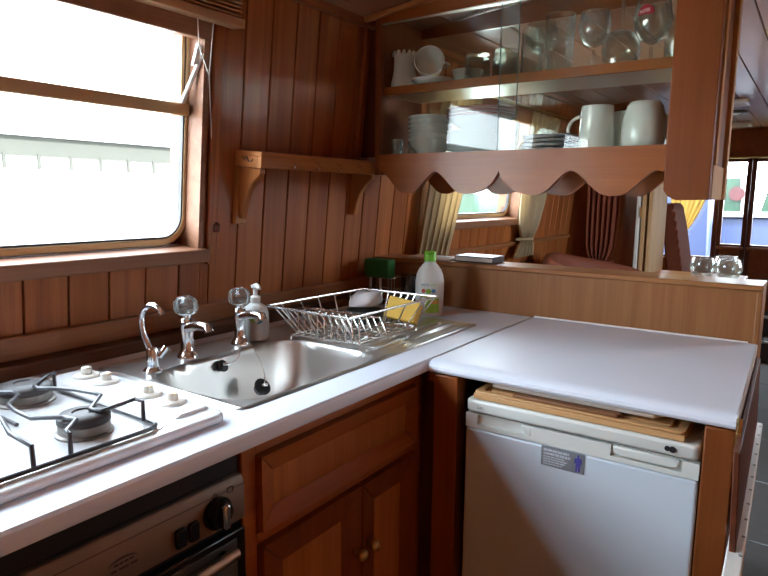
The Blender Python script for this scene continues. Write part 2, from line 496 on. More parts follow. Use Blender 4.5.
# linings, frames and panes of the left-hand windows, one of them unseen and added
def cabin_window(name, win, bar, sill_out):
    y0, y1, v0, v1 = win
    m = MB()
    m.box(-.115, sill_out, y0-.012, y1+.012, v0-.006, v0+.028)
    root = on_wall(structure(m.build(name, M['sillw'], bevel=.004)))
    m = MB()
    m.box(-.115, .006, y1-.012, y1+.004, v0+.028, v1); m.box(-.115, .006, y0-.004, y0+.012, v0+.028, v1)
    m.box(-.115, .006, y0-.004, y1+.004, v1-.014, v1+.004)
    m.build('window_lining', M['sillw'], root)
    m = MB(); m.box(-.024, .010, y0-.012, y1+.012, .742, v1+.01); m.build('head_fascia', M['sillw'], root, bevel=.004)
    yo0, yo1, vo0, vo1 = y0+.008, y1-.006, v0+.03, v1-.006
    def rrect(a, b, c, d, r, n=6):
        f = globals()['rrect']
        lo = f(a, b, c, d, r, n); hi = f(a, b, c, d, .012, n)
        return hi[:2*(n+1)]+lo[2*(n+1):]
    m = MB(); m.ring_prism(rrect(yo0, yo1, vo0, vo1, .075), rrect(yo0+.014, yo1-.014, vo0+.018, vo1-.014, .058), 'x', -.068, -.048)
    m.build('window_frame', M['brassf'], root, bevel=.003)
    m = MB(); m.ring_prism(rrect(yo0, yo1, vo0, vo1, .075, 6), [(yo1, vo1)]*7+[(yo0, vo1)]*7+[(yo0, vo0)]*7+[(yo1, vo0)]*7, 'x', -.09, -.066)
    m.build('frame_backing', M['darkz'], root, smooth=False)
    m = MB(); m.ring_prism(rrect(yo0+.012, yo1-.012, vo0+.016, vo1-.012, .058), rrect(yo0+.018, yo1-.018, vo0+.023, vo1-.018, .052), 'x', -.066, -.052)
    m.build('rubber_seal', M['black'], root)
    m = MB(); m.box(-.062, -.058, yo0+.01, yo1-.01, vo0+.01, vo1-.01)
    m.build('pane', M['pane'], root, smooth=False)
    if bar:
        m = MB(); m.box(-.07, -.038, yo0+.01, yo1-.008, bar, bar+.030)
        m.build('transom_bar', M['brassf'], root, bevel=.004)
        m = MB()
        m.box(-.060, -.052, yo1-.026, yo1-.014, bar+.03, vo1-.02)
        m.build('hopper_stile', M['brassf'], root, bevel=.002)
        m = MB()
        m.tube([(-.045, yo1-.028, bar+.028), (-.02, yo1-.014, bar+.10), (.0, yo1-.006, bar+.150)], .006, 8)
        m.prism([(yo1-.030, bar+.118), (yo1-.002, bar+.128), (yo1-.002, bar+.162), (yo1-.016, bar+.172)], 'x', -.012, -.004)
        m.build('hopper_stay', M['whitep'], root)
    return root
cabin_window('window_1', W1, .560, .024)
cabin_window('window_2', W2, None, .02)
cabin_window('added_window_left', W0, .560, .024)  # unseen window added behind the camera to light the wall cabinet

m = MB(); m.box(0, .016, YB, 1.845, .034, .083); on_wall(structure(m.build('trim_1', M['trimw'], bevel=.003)))
m = MB(); m.box(.0, .045, YB, 1.845, .0015, .034); on_wall(structure(m.build('trim_6', M['sidew'], bevel=.004)))
m = MB(); m.box(0, .014, 1.672, 1.696, .49, .93); on_wall(structure(m.build('trim_2', M['wall'], bevel=.003)))
m = MB(); m.box(0, .03, 1.1, YF, .900, .935); on_wall(structure(m.build('trim_3', M['caby'], bevel=.008)))
m = MB(); m.box(0, .02, 1.98, 3.98, .118, .140); on_wall(structure(m.build('trim_4', M['trimw'], bevel=.005)))
m = MB(); m.box(0, .012, 1.070, 1.100, .19, .90); on_wall(structure(m.build('trim_5', M['wall'], bevel=.003)))

# ceiling: cambered boards running along the boat
mb = MB()
x = -1.40
while x < XR+.1:
    w = .118; e = .002
    p = [(x+e, ceil_z(x)), (x+w-e, ceil_z(x+w)), (x+w-e, ceil_z(x+w)+.03), (x+e, ceil_z(x)+.03)]
    for ya, yb in ((YB, 1.88), (1.884, 4.25), (4.254, 4.75), (4.754, YF+.1)):
        mb.prism(p, 'y', ya, yb)
    x += w
ce = structure(mb.build('ceiling', M['ceil'], bevel=.003, smooth=False))
m = MB(); m.grid(lambda u, v: (-1.45+2.3*u, YB-.1+(YF+.4-YB)*v, ceil_z(-1.45+2.3*u)+.045), 24, 1)
structure(m.build('roof_deck', M['darkx'], ce, solid=.01))
m = MB(); m.box(-1.5, XR+.05, YB, YF, -.03, 0)
fl = structure(m.build('floor', M['carpet'], smooth=False))
m = MB()
for yy in (2.6, 3.2, 3.8, 4.4, 5.0): m.box(-.6, XR, yy, yy+.006, -.001, .0015)
structure(m.build('floor_seams', M['black'], fl, smooth=False))
m = MB(); wall_boxes(m, XR, XR+.05, YB, YF, 0, 2.0, [(2.5, 3.3, 1.08, 1.65)])
wr = structure(m.build('wall_right', M['wall'], smooth=False))
m = MB(); m.ring_prism(rrect(2.49, 3.31, 1.07, 1.66, .01, 2), rrect(2.52, 3.28, 1.10, 1.63, .05, 2), 'x', XR-.012, XR+.052)
rw = structure(m.build('added_window_right', M['sillw'], bevel=.004))  # unseen window added on this side to bring light into the saloon
m = MB(); m.box(XR+.030, XR+.034, 2.5, 3.3, 1.08, 1.65); m.build('pane', M['pane'], rw, smooth=False)
m = MB(); m.box(-1.5, XR+.05, YB-.05, YB, 0, 2.0); structure(m.build('wall_back', M['wall'], smooth=False))

# front bulkhead with its glazed doors
m = MB()
A, B, C_, D = -1.06, -.775, -.700, -.548
m.box(-1.5, XR+.05, YF, YF+.05, 1.640, 2.0)
m.box(-1.5, -1.30, YF, YF+.05, 0, 1.640)
m.box(.15, XR+.05, YF, YF+.05, 0, 1.640)
m.box(-1.30, .15, YF, YF+.05, 0, .46)
wf = structure(m.build('wall_front', M['caby'], smooth=False))
def glazed_door(name, x0, x1, zb, kick):
    m = MB(); t0, t1 = YF-.01, YF+.04
    m.box(x0, x0+.036, t0, t1, .46, 1.640); m.box(x1-.036, x1, t0, t1, .46, 1.640)
    m.box(x0, x1, t0, t1, 1.600, 1.640); m.box(x0, x1, t0, t1, zb-.05, zb)
    root = structure(m.build(name, M['darkz'], bevel=.005))
    m = MB(); m.box(x0+.03, x1-.03, t0+.012, t1-.012, .46, zb-.05); m.build('lower_panel', M['caby'], root, bevel=.003)
    m = MB(); m.box(x0+.03, x1-.03, YF+.012, YF+.016, zb, 1.60); m.build('pane', M['pane'], root, smooth=False)
    m = MB(); m.box(x0+.01, x1-.01, t0-.02, t0, zb-.045, zb-.02); m.build('glazing_rail', M['trimw'], root, bevel=.004)
    return root
glazed_door('window_3', -1.30, -.738, .765, 0)
glazed_door('door_1', -.736, -.505, .885, 0)
glazed_door('door_2', -.503, -.20, .885, 0)
glazed_door('window_4', -.198, .15, .765, 0)

# inner cross partition at the end of the saloon
m = MB()
zt = lambda x: ceil_z(x)
m.prism([(-1.42, 0), (-.90, 0), (-.90, ceil_z(-.9)), (-1.15, ceil_z(-1.15)), (-1.30, ceil_z(-1.3)+.02), (-1.42, 1.83)], 'y', 4.0, 4.03)
structure(m.build('wall_inner', M['cabz'], smooth=False))

# ------------------------------------------------------------------ worktops
WT, WB = .91, .881
root = thing('worktop', 'long white laminate worktop with rounded edge along the left wall, holding sink and hob', 'worktop', (-.95, .6, WT))
fr = [(-.79, WB), (-.708, WB), (-.705, WB+.002), (-.704, WB+.005), (-.704, WT-.010), (-.7055, WT-.005), (-.710, WT-.001), (-.716, WT), (-.79, WT)]
m = MB(); m.prism(fr, 'y', -.9, 1.843)
m.box(-1.3285, -.79, -.9, .20, WB, WT); m.box(-1.3285, -.79, .64, .716, WB, WT); m.box(-1.3285, -1.19, .2, .64, WB, WT); m.box(-.79, -.7901, .2, .64, WB, WT)
m.box(-1.3285, -1.232, .716, 1.622, WB, WT); m.box(-1.3285, -.79, 1.622, 1.843, WB, WT)
m.box(-1.2, -.79, .2, .64, WB, WT-.004)
m.build('worktop_slab', M['lam'], root, world=True, angle=30)
root = thing('peninsula_worktop', 'white laminate peninsula worktop with rounded front edge above the fridge', 'worktop', (-.4, 1.5, WT))
y0 = 1.196
pr = [(y0+.08, WB), (y0+.012, WB), (y0+.003, WB+.004), (y0, WB+.010), (y0+.001, WB+.017), (y0+.006, WT-.006), (y0+.018, WT-.001), (y0+.035, WT), (1.843, WT), (1.843, WB)]
m = MB(); m.prism(pr, 'x', -.7015, -.084)
for v in m.bm.verts:
    if v.co.x > -.2: v.co.x -= .027*(v.co.y-y0)
m.build('worktop_slab', M['lam'], root, world=True, angle=30)
m = MB(); m.prism([(-.0838, y0+.004), (-.0812, y0+.004), (-.0982, 1.843), (-.1008, 1.843)], 'z', WB+.002, WT-.001)
e = m.build('edging_strip', M['whitep'], root, world=True); e['label'] = 'chipped white edging strip'
m = MB(); m.tube([(-.7022, y0+.03, WT-.0015), (-.7022, 1.84, WT-.0015)], .0022, 6)
m.build('joint_strip', M['alu'], root, world=True)
m = MB(); m.box(-.70, -.12, 1.8405, 1.8445, WT, WT+.004); m.build('sealant_bead', M['lamw'], root, world=True, bevel=.001)

# ------------------------------------------------------------------ sink
root = thing('sink', 'stainless steel inset sink with bowl and ridged drainer under the window', 'sink', (-1.0, 1.17, WT))
SX0, SX1, SY0, SY1 = -1.24, -.784, .708, 1.63
def bowl(x, y):
    cx, cy = -.958, .953
    a, b = .160, .222
    r = (abs((x-cx)/a)**4.2 + abs((y-cy)/b)**4.2)**(1/4.2)
    # back right corner is cut away a little
    t = min(max((1.0-r)/.34, 0), 1)
    return -.155*(1-(1-t)**2.6)*1.0
def sinkz(u, v):
    x = SX0+(SX1-SX0)*u; y = SY0+(SY1-SY0)*v
    d = min(x-SX0, SX1-x, y-SY0, SY1-y)
    e = min(d/.012, 1)
    z = WT + .0005 + .0035*math.sin(e*PI/2)
    z -= .003*min(max((d-.012)/.01, 0), 1)
    b = bowl(x, y)
    if b < 0: z += b
    if y > 1.22 and -1.19 < x < -.83:
        w = min((y-1.22)/.03, 1)*min((SY1-.03-y)/.03, 1)*min((x+1.19)/.02, (-.83-x)/.02, 1)
        w = max(w, 0)
        z += w*(-.003 + .003*math.sin((x+1.19)/.36*2*PI*9))
    rr = .03
    qx = min(max(x, SX0+rr), SX1-rr); qy = min(max(y, SY0+rr), SY1-rr)
    dd = math.hypot(x-qx, y-qy)
    if dd > rr: x = qx+(x-qx)*rr/dd; y = qy+(y-qy)*rr/dd
    return (x, y, z)
m = MB(); m.grid(sinkz, 114, 230)
m.build('sink_bowl', M['steel'], root, world=True, angle=80)
m = MB(); m.lathe([(0, .0), (.022, .0), (.03, .002), (.034, 0)], (-.97, .95, WT-.150), 24); m.build('drain', M['chrome'], root, world=True)

def mixer(name, label, base, knobc, spout_end, h):
    t = thing(name, label, 'tap', base, group=None)
    bx, by, bz = base
    m = MB(); m.lathe([(0, 0), (.024, 0), (.024, .004), (.019, .012), (.0145, .02), (.0135, .05), (.016, .070), (.018, .080), (.015, .090), (.010, .094), (0, .095)], base, 24)
    m.build('body', M['chrome'], t, world=True, angle=60)
    m = MB(); s0 = Vector((bx, by, bz+.070)); s1 = Vector(spout_end)
    mid = s0.lerp(s1, .5)+Vector((0, 0, .004))
    m.tube([s0, mid, s1, s1+Vector((.004, 0, -.010))], [.0125, .0105, .0105, .0100], 14)
    m.build('spout', M['chrome'], t, world=True, angle=60)
    m = MB(); m.cyl((bx, by, bz+.092), (bx, by, bz+.101), .011); m.build('collar', M['chrome'], t, world=True)
    m = MB(); n = 16; prof = [(0, .099), (.014, .099), (.024, .105), (.0275, .116), (.0265, .129), (.020, .138), (.008, .142), (0, .141)]
    m.lathe(prof, base, n)
    for v in m.bm.verts:
        d = Vector((v.co.x-bx, v.co.y-by)); 
        if d.length > .012:
            a = round(math.atan2(d.y, d.x)/(2*PI)*n)
            if a % 2: v.co.x = bx+d.x*.86; v.co.y = by+d.y*.86
    m.build('crystal_handle', M['crystal'], t, world=True, smooth=False)
    m = MB(); m.cyl((bx, by, bz+.139), (bx, by, bz+.144), .009); m.build('handle_cap', M['chrome'], t, world=True)
    return t
zs = WT+.0012
mixer('pillar_tap', 'chrome pillar tap with clear fluted knob, in the middle of the three sink taps', (-1.152, .885, zs), None, (-1.060, .868, zs+.085), .12)
mixer('pillar_tap', 'chrome pillar tap with clear fluted knob just in front of the soap bottle', (-1.154, 1.046, zs), None, (-1.062, 1.030, zs+.085), .12)
t = thing('filter_tap', 'slender chrome swan-neck filter tap beside the hob', 'tap', (-1.115, .768, zs))
b = Vector((-1.115, .768, zs))
m = MB(); m.lathe([(0, 0), (.020, 0), (.02, .004), (.013, .012), (.012, .045), (.009, .052), (0, .052)], b, 20); m.build('body', M['chrome'], t, world=True)
pts = [b+Vector((0, 0, .03)), b+Vector((-.006, -.002, .05)), b+Vector((-.016, -.006, .075)), b+Vector((-.021, -.008, .098))]
for i in range(13):
    a = math.radians(180-150*i/12)
    pts.append(b+Vector((.009+.030*math.cos(a), -.008+.012*i/12, .112+.030*math.sin(a))))
m = MB(); m.tube(pts, .0062, 10); m.build('spout', M['chrome'], t, world=True, angle=60)
m = MB(); m.cyl(b+Vector((.008, .012, .03)), b+Vector((.014, .026, .05)), .008, .010); m.build('lever', M['chrome'], t, world=True)

def plug(label, c, chain_from, ydir, k=.9):
    t = thing('sink_plug', label, 'plug', c)
    m = MB(); m.lathe([(0, -.010), (.016, -.010), (.021, .004), (.0235, .006), (.0235, .010), (.018, .013), (.006, .014), (0, .014)], (0, 0, 0), 24)
    m.xform(Matrix.Scale(k, 4))
    R = Vector((0, 0, 1)).rotation_difference(Vector(ydir)).to_matrix().to_4x4()
    m.xform(Matrix.Translation(Vector(c)) @ R)
    m.build('stopper', M['black'], t, world=True, angle=50)
    m = MB(); p0 = Vector(chain_from); p1 = Vector(c)+Vector(ydir).normalized()*.016
    m.lathe([(.0085, -.001), (.0085, .002), (0, .004)], p1-Vector((0, 0, 0)), 12)
    n = 22
    for i in range(n+1):
        s = i/n
        p = p0.lerp(p1, s)+Vector((.018*math.sin(s*PI), 0, -.006*math.sin(s*PI)))
        m.ball(p, .0019, nu=6, nv=4)
    m.build('bead_chain', M['wire'], t, world=True)
    return t
plug('black rubber plug resting against the back of the bowl, nearer the hob', (-1.108, .945, .884), (-1.138, 1.028, WT+.006), (1, .1, .55), .62)
plug('black rubber plug on a chain hanging low in the bowl', (-1.050, 1.012, .826), (-1.132, 1.058, WT+.006), (1, .0, .85))

# ------------------------------------------------------------------ hob
root = thing('gas_hob', 'white enamelled gas hob set in the worktop beside the sink', 'hob', (-.98, .4, WT))
HX0, HX1, HY0, HY1 = -1.195, -.768, .05, .668
m = MB()
m.prism(rrect(HX0, HX1, HY0, HY1, .022), 'z', WT+.0005, WT+.016)
m.build('hob_plate', M['enamel'], root, world=True, bevel=.006, segs=3)
m = MB(); m.prism(rrect(HX0+.03, HX1-.022, HY0+.02, .575, .03), 'z', WT+.0155, WT+.0175)
m.build('spill_tray', M['enamel'], root, world=True, bevel=.0015)
m = MB(); m.prism([(.588, WT+.015), (.660, WT+.015), (.656, WT+.0215), (.606, WT+.0215)], 'x', HX0+.012, HX1-.04)
m.build('control_strip', M['enamel'], root, world=True, bevel=.002)
HZ = WT+.0175
for kx in (-1.128, -1.062, -.935, -.868):
    m = MB(); c = (kx, .632, WT+.0215)
    m.lathe([(0, 0), (.0235, 0), (.0245, .002), (.022, .0050), (.012, .0062), (0, .0062)], c, 24)
    kb = m.build('knob', M['knobw'], root, world=True)
    m = MB(); m.lathe([(.0100, .006), (.0095, .017), (.008, .019), (0, .019)], c, 16)
    m.box(c[0]-.012, c[0]+.012, c[1]-.004, c[1]+.004, c[2]+.006, c[2]+.0175)
    m.build('grip', M['knobw'], kb, bevel=.0015)
    m = MB(); m.box(c[0]+.006, c[0]+.011, c[1]-.0045, c[1]+.0045, c[2]+.0170, c[2]+.0183); m.build('pointer', M['brass'], kb)
BUR = [(-.868, .478, .036), (-1.083, .498, .041), (-.868, .235, .036), (-1.083, .235, .036)]
for (bx, by, r) in BUR:
    m = MB(); m.lathe([(0, 0), (r*1.12, 0), (r*1.12, .003), (r, .005), (r, .017), (r*.9, .020), (0, .020)], (bx, by, HZ), 32)
    bb = m.build('burner', M['burner'], root, world=True, angle=40)
    m = MB(); m.lathe([(r*.9, .019), (r*1.03, .019), (r*1.03, .027), (r*.92, .031), (r*.45, .033), (r*.40, .031), (0, .031)], (bx, by, HZ), 32)
    m.build('burner_cap', M['burncap'], bb, angle=40)
def pan_support(label, dy):
    t = thing('pan_support', label, 'pan support', (-.95, .46+dy, HZ), group=None)
    z0, z1 = HZ+.004, WT+.052
    def P(l, z): return [(x, y+dy, z) for x, y in l]
    base = P(rrect(-1.150, -.792, .290, .556, .02, 3), z0)
    m = MB(); m.tube(base, .0034, 8, closed=True)
    m.tube(P([(-1.15, .432), (-1.02, .430), (-.792, .43)], z0)[:1]+P([(-.97, .43)], z0), .003, 8)
    m.build('base_frame', M['iron'], t, world=True)
    wb = [(-.831, .552), (-.852, .553), (-.843, .490), (-.864, .486), (-.912, .532), (-.932, .532), (-.972, .523), (-1.005, .507), (-1.026, .492), (-1.045, .495), (-1.085, .535), (-1.10, .556)]
    wa = [(-.795, .417), (-.808, .419), (-.838, .450), (-.864, .445), (-.895, .416), (-.946, .418), (-.981, .424), (-1.016, .456), (-1.040, .458), (-1.08, .424), (-1.150, .420)]
    for w in (wb, wa):
        m = MB()
        l = [(w[0][0], w[0][1]+dy, z0)] + P(w, z1) + [(w[-1][0], w[-1][1]+dy, z0)]
        m.tube(l, .0034, 8); m.build('prong', M['iron'], t, world=True, angle=60)
    w = [(-.78, .367), (-.86, .372), (-.93, .352)]
    m = MB(); m.tube([(-.792, .367+dy, z0)]+P([(-.794, .367), (-.86, .371), (-.93, .392), (-.97, .345), (-1.00, .292)], z1)+[(-1.00, .292+dy, z0)], .0034, 8)
    m.build('prong', M['iron'], t, world=True, angle=60)
    return t
pan_support('black wire pan support over the two burners nearest the knobs', 0)
pan_support('black wire pan support over the burner pair away from the knobs', -.285)

# ------------------------------------------------------------------ dish rack
root = thing('dish_rack', 'plated wire dish rack with slanted plate slots on the drainer', 'dish rack', (-.98, 1.35, WT+.004))
zt_, zb_ = WT+.100, WT+.016
top = [(-1.092, 1.082), (-.832, 1.072), (-.830, 1.456), (-1.075, 1.45)]
bot = [(-1.085, 1.190), (-.890, 1.190), (-.895, 1.47), (-1.065, 1.47)]
bot = [(-1.080, 1.150), (-.885, 1.175), (-.880, 1.435), (-1.065, 1.435)]
lerp = lambda a, b, s: tuple(a[i]+(b[i]-a[i])*s for i in range(len(a)))
m = MB(); m.tube([(x, y, zt_) for x, y in top], .0030, 8, closed=True); m.build('top_rim', M['wire'], root, world=True)
m = MB(); m.tube([(x, y, zb_) for x, y in bot], .0022, 8, closed=True); m.build('bottom_frame', M['wire'], root, world=True)
def wires(name, pairs, r=.0019):
    for pts in pairs:
        MB().tube(pts, r, 6).build(name, M['wire'], root, world=True)
P3 = lambda p, z: (p[0], p[1], z)
wires('side_wire', [[P3(lerp(top[1], top[2], s), zt_), P3(lerp(bot[1], bot[2], s), zb_+.012), P3(lerp(lerp(bot[1], bot[2], s), lerp(bot[0], bot[3], s), .1), zb_)] for s in (.16, .38, .6, .82, .97)])
wires('side_wire', [[P3(lerp(top[0], top[3], s), zt_), P3(lerp(bot[0], bot[3], s), zb_)] for s in (.12, .3, .48, .66, .84)])
wires('end_wire', [[P3(lerp(top[3], top[2], s), zt_), P3(lerp(bot[3], bot[2], s), zb_)] for s in [i/11 for i in range(1, 11)]])
wires('end_wire', [[P3(lerp(top[0], top[1], s), zt_), P3(lerp(bot[0], bot[1], s), zb_+.01), P3(lerp(lerp(bot[0], bot[1], s), lerp(bot[3], bot[2], s), .12), zb_)] for s in [i/12 for i in range(1, 12)]])
wires('floor_wire', [[P3(lerp(bot[0], bot[1], s), zb_), P3(lerp(bot[3], bot[2], s), zb_)] for s in [i/9 for i in range(1, 9)]])
wires('floor_wire', [[P3(lerp(bot[0], bot[3], s), zb_), P3(lerp(bot[1], bot[2], s), zb_)] for s in (.3, .55, .8)])
sl = []
for i in range(10):
    s = .05+.075*i
    p = lerp(top[0], top[1], s)
    x = -1.075+.022*i
    sl.append([(x, 1.17, zb_), (x-.012, 1.185, zb_+.055), (x-.004, 1.20, zb_+.062), (x+.012, 1.235, zb_+.058), (x+.022, 1.26, zb_)])
wires('wire', sl, .0021)
wires('foot', [[P3(p, zb_), (p[0], p[1], WT+.004)] for p in bot], .002)

def blob(name, mat, c, r, label, cat, seed=0, sq=(1, 1, .6), flat=None):
    rnd = random.Random(seed)
    m = MB(); m.ball((0, 0, 0), 1, nu=28, nv=18)
    ph = [(rnd.uniform(2, 7), rnd.uniform(0, 6), Vector((rnd.uniform(-1, 1), rnd.uniform(-1, 1), rnd.uniform(-1, 1)))) for _ in range(7)]
    for v in m.bm.verts:
        d = sum(math.sin(f*v.co.dot(a)+p)*.09 for f, p, a in ph)
        v.co = Vector((v.co.x*sq[0], v.co.y*sq[1], v.co.z*sq[2]))*r*(1+d)
        if v.co.z < -.3*r*sq[2]: v.co.z = -.3*r*sq[2]
    m.xform(Matrix.Translation(Vector(c)))
    o = m.build(name, mat, angle=70)
    return tag(o, label, cat)
blob('dish_cloth', M['cloth'], (-1.050, 1.425, WT+.072), .050, 'crumpled white dish cloth lying in the wire dish rack', 'cloth', 3, (1, 1, .75))
m = MB(); m.box(-.046, .046, -.014, .014, -.030, .030)
o = m.build('sponge', M['yellow'], bevel=.004)
o.matrix_world = Matrix.Translation((-.905, 1.405, WT+.062)) @ Euler((-.45, .16, .20)).to_matrix().to_4x4()
tag(o, 'yellow sponge leaning at the far end of the dish rack', 'sponge')
m = MB(); m.lathe([(0, 0), (.040, 0), (.050, .012), (.054, .036), (.051, .036), (.047, .012), (.038, .005), (0, .005)], (-1.020, 1.385, zb_+.003), 28)
tag(m.build('dish', M['slate']), 'dark dish lying in the wire dish rack beside the cloth', 'dish')

# soap dispenser
t = thing('soap_dispenser', 'white hand soap pump bottle with a green leaf print, behind the right tap', 'soap bottle', (-1.160, 1.105, WT+.001))
c = (-1.160, 1.105, WT+.001)
m = MB(); prof = [(0, 0), (.026, 0), (.033, .004), (.034, .03), (.033, .068), (.029, .085), (.016, .094), (.011, .097), (0, .097)]
m.lathe(prof, c, 28); m.build('bottle', M['soap'], t, world=True, angle=50)
m = MB(); m.lathe([(.012, .096), (.013, .112), (.006, .116), (.005, .136), (0, .136)], c, 18)
m.tube([(c[0], c[1], c[2]+.138), (c[0]+.010, c[1]-.004, c[2]+.141), (c[0]+.026, c[1]-.010, c[2]+.136)], [.008, .007, .004], 10)
m.lathe([(.005, .133), (.010, .135), (.011, .142), (0, .144)], c, 16)
m.build('pump', M['pump'], t, world=True, angle=50)
def on_cyl(c, R, ang, z, shape, n=10, off=.0006):
    """flat outline (list of (u, v)) wrapped on a vertical cylinder"""
    vs = [(c[0]+(R+off)*math.cos(ang+u/R), c[1]+(R+off)*math.sin(ang+u/R), c[2]+z+v) for u, v in shape]
    return MB().verts_faces(vs, [tuple(range(len(vs)))])
A0 = math.radians(-48)
on_cyl(c, .034, A0, .055, [(-.02, .012), (-.010, .014), (-.002, .004), (.003, -.006), (-.008, -.002), (-.016, .004)]).build('leaf_print', M['labelg'], t, world=True, smooth=False)
on_cyl(c, .034, A0, .052, [(.004, -.006), (.012, .008), (.020, .006), (.018, -.002)]).build('leaf_print', M['labelt'], t, world=True, smooth=False)
on_cyl(c, .034, A0, .075, [(-.012, .006), (.012, .008), (.013, .001), (-.012, -.001)]).build('label_print', M['ceramicb'], t, world=True, smooth=False)

# washing-up bottle
t = thing('washing_up_bottle', 'white washing-up liquid bottle with lime green cap against the divider', 'bottle', (-.980, 1.672, WT+.001))
c = Vector((-.980, 1.672, WT+.001))
def bottle_shape(prof, ax, ay, n=36):
    m = MB(); rings = []
    for r, z in prof:
        rings.append([m.bm.verts.new((ax*r*math.cos(2*PI*j/n), ay*r*math.sin(2*PI*j/n), z)) for j in range(n)])
    for a, b in zip(rings, rings[1:]):
        for j in range(n): m.bm.faces.new((a[j], a[(j+1) % n], b[(j+1) % n], b[j]))
    m.bm.faces.new(rings[0][::-1]); m.bm.faces.new(rings[-1])
    return m
BR = Matrix.Translation(c) @ Matrix.Rotation(math.radians(30), 4, 'Z')
prof = [(.036, 0), (.041, .004), (.043, .03), (.0445, .08), (.0445, .108), (.041, .128), (.034, .145), (.024, .158), (.0165, .168), (.0155, .172)]
bottle_shape(prof, 1, .72).xform(BR).build('bottle_body', M['plasticw'], t, world=True, angle=50)
m = MB(); m.lathe([(.0185, .170), (.0185, .186), (.017, .199), (.015, .201), (0, .201)], (0, 0, 0), 24); m.box(-.013, .013, -.02, 0, .192, .2)
m.xform(BR).build('cap', M['capg'], t, world=True, bevel=.001)
def on_bottle(shape, z, mat, name, off=.001, R=.0445):
    vs = []
    for u, v in shape:
        a = -PI/2+u/(R*.95)
        vs.append((R*math.cos(a)*1.0*(1+off/R), .72*R*math.sin(a)*(1+off/R)-off*.4, z+v))
    m = MB().verts_faces(vs, [tuple(range(len(vs)))]); m.xform(BR); return m.build(name, mat, t, world=True, smooth=False)
circ = lambda r, cx=0, cy=0, n=14: [(cx+r*math.cos(2*PI*i/n), cy+r*math.sin(2*PI*i/n)) for i in range(n)]
def patch(x0, x1, z0, z1, mat, name, off):
    m = MB(); R = .0445
    def f(u, v):
        a = -PI/2+(x0+(x1-x0)*u)/(R*.95); rr = R+off
        return (rr*math.cos(a), .72*rr*math.sin(a)-off*.3, z0+(z1-z0)*v)
    m.grid(f, 8, 1); m.xform(BR); return m.build(name, mat, t, world=True)
patch(-.012, .030, .012, .058, M['labelg'], 'label_panel', .0012)
patch(.004, .028, .040, .050, M['labelo'], 'label_flash', .0018)
patch(-.026, .012, .060, .062, M['labelg'], 'label_line', .0012)
on_bottle(circ(.0065, -.018, 0), .080, M['labelr'], 'label_dot'); on_bottle(circ(.008, -.003, 0), .079, M['labelg'], 'label_dot', .0014); on_bottle(circ(.0065, .012, 0), .080, M['labelb'], 'label_dot')
F = BR @ frame((-.014, -.0345, .101), (1, 0, 0), (0, 0, 1))
text_obj('lettering', 'eco', .017, M['labelt'], F @ Matrix.Translation((0, 0, .001)), t)
F = BR @ frame((.012, -.0340, .100), (1, .12, 0), (0, 0, 1))
text_obj('lettering', 'ver', .015, M['labelg'], F @ Matrix.Translation((0, 0, .001)), t)

# cutlery basket, scourer on its stick and two dark tumblers behind the rack
t = thing('cutlery_basket', 'small grey wire cutlery basket in the corner behind the dish rack', 'basket', (-1.20, 1.755, WT))
cx, cy = -1.205, 1.755
for z in (.004, .05, .095): MB().tube([(x, y, WT+z) for x, y in rrect(cx-.05, cx+.05, cy-.035, cy+.035, .015, 3)], .0016, 6, closed=True).build('hoop', M['wire'], t, world=True)
for x, y in rrect(cx-.05, cx+.05, cy-.035, cy+.035, .015, 2):
    MB().tube([(x, y, WT+.002), (x, y, WT+.096)], .0012, 5).build('upright', M['wire'], t, world=True)
m = MB(); m.box(cx-.045, cx+.045, cy-.03, cy+.03, WT+.002, WT+.005); m.build('base', M['wire'], t, world=True)
t = thing('washing_up_brush', 'grey stick with a green scourer head standing in the cutlery basket', 'scourer', (-1.215, 1.745, WT+.006))
m = MB(); m.cyl((-1.215, 1.745, WT+.006), (-1.222, 1.745, WT+.11), .005); m.build('handle', M['alu'], t, world=True)
m = MB(); m.box(-1.275, -1.172, 1.725, 1.768, WT+.093, WT+.156); m.build('scourer_head', M['green'], t, world=True, bevel=.006)
def tumbler_prof(r, h, taper=.85, th=.0025, foot=.008):
    return [(0, 0), (r*taper, 0), (r*taper+.001, .002), (r, h), (r-th, h), (r*taper-th+.001, foot), (0, foot)]
for i, (x, y, lab) in enumerate(((-1.115, 1.775, 'dark glass tumbler standing next to the cutlery basket'), (-1.045, 1.785, 'dark glass tumbler half hidden by the washing-up bottle'))):
    m = MB(); m.lathe(tumbler_prof(.034, .105), (x, y, WT+.001), 24)
    tag(m.build('tumbler', M['glassd']), lab, 'glass', group='dark tumblers in the corner')

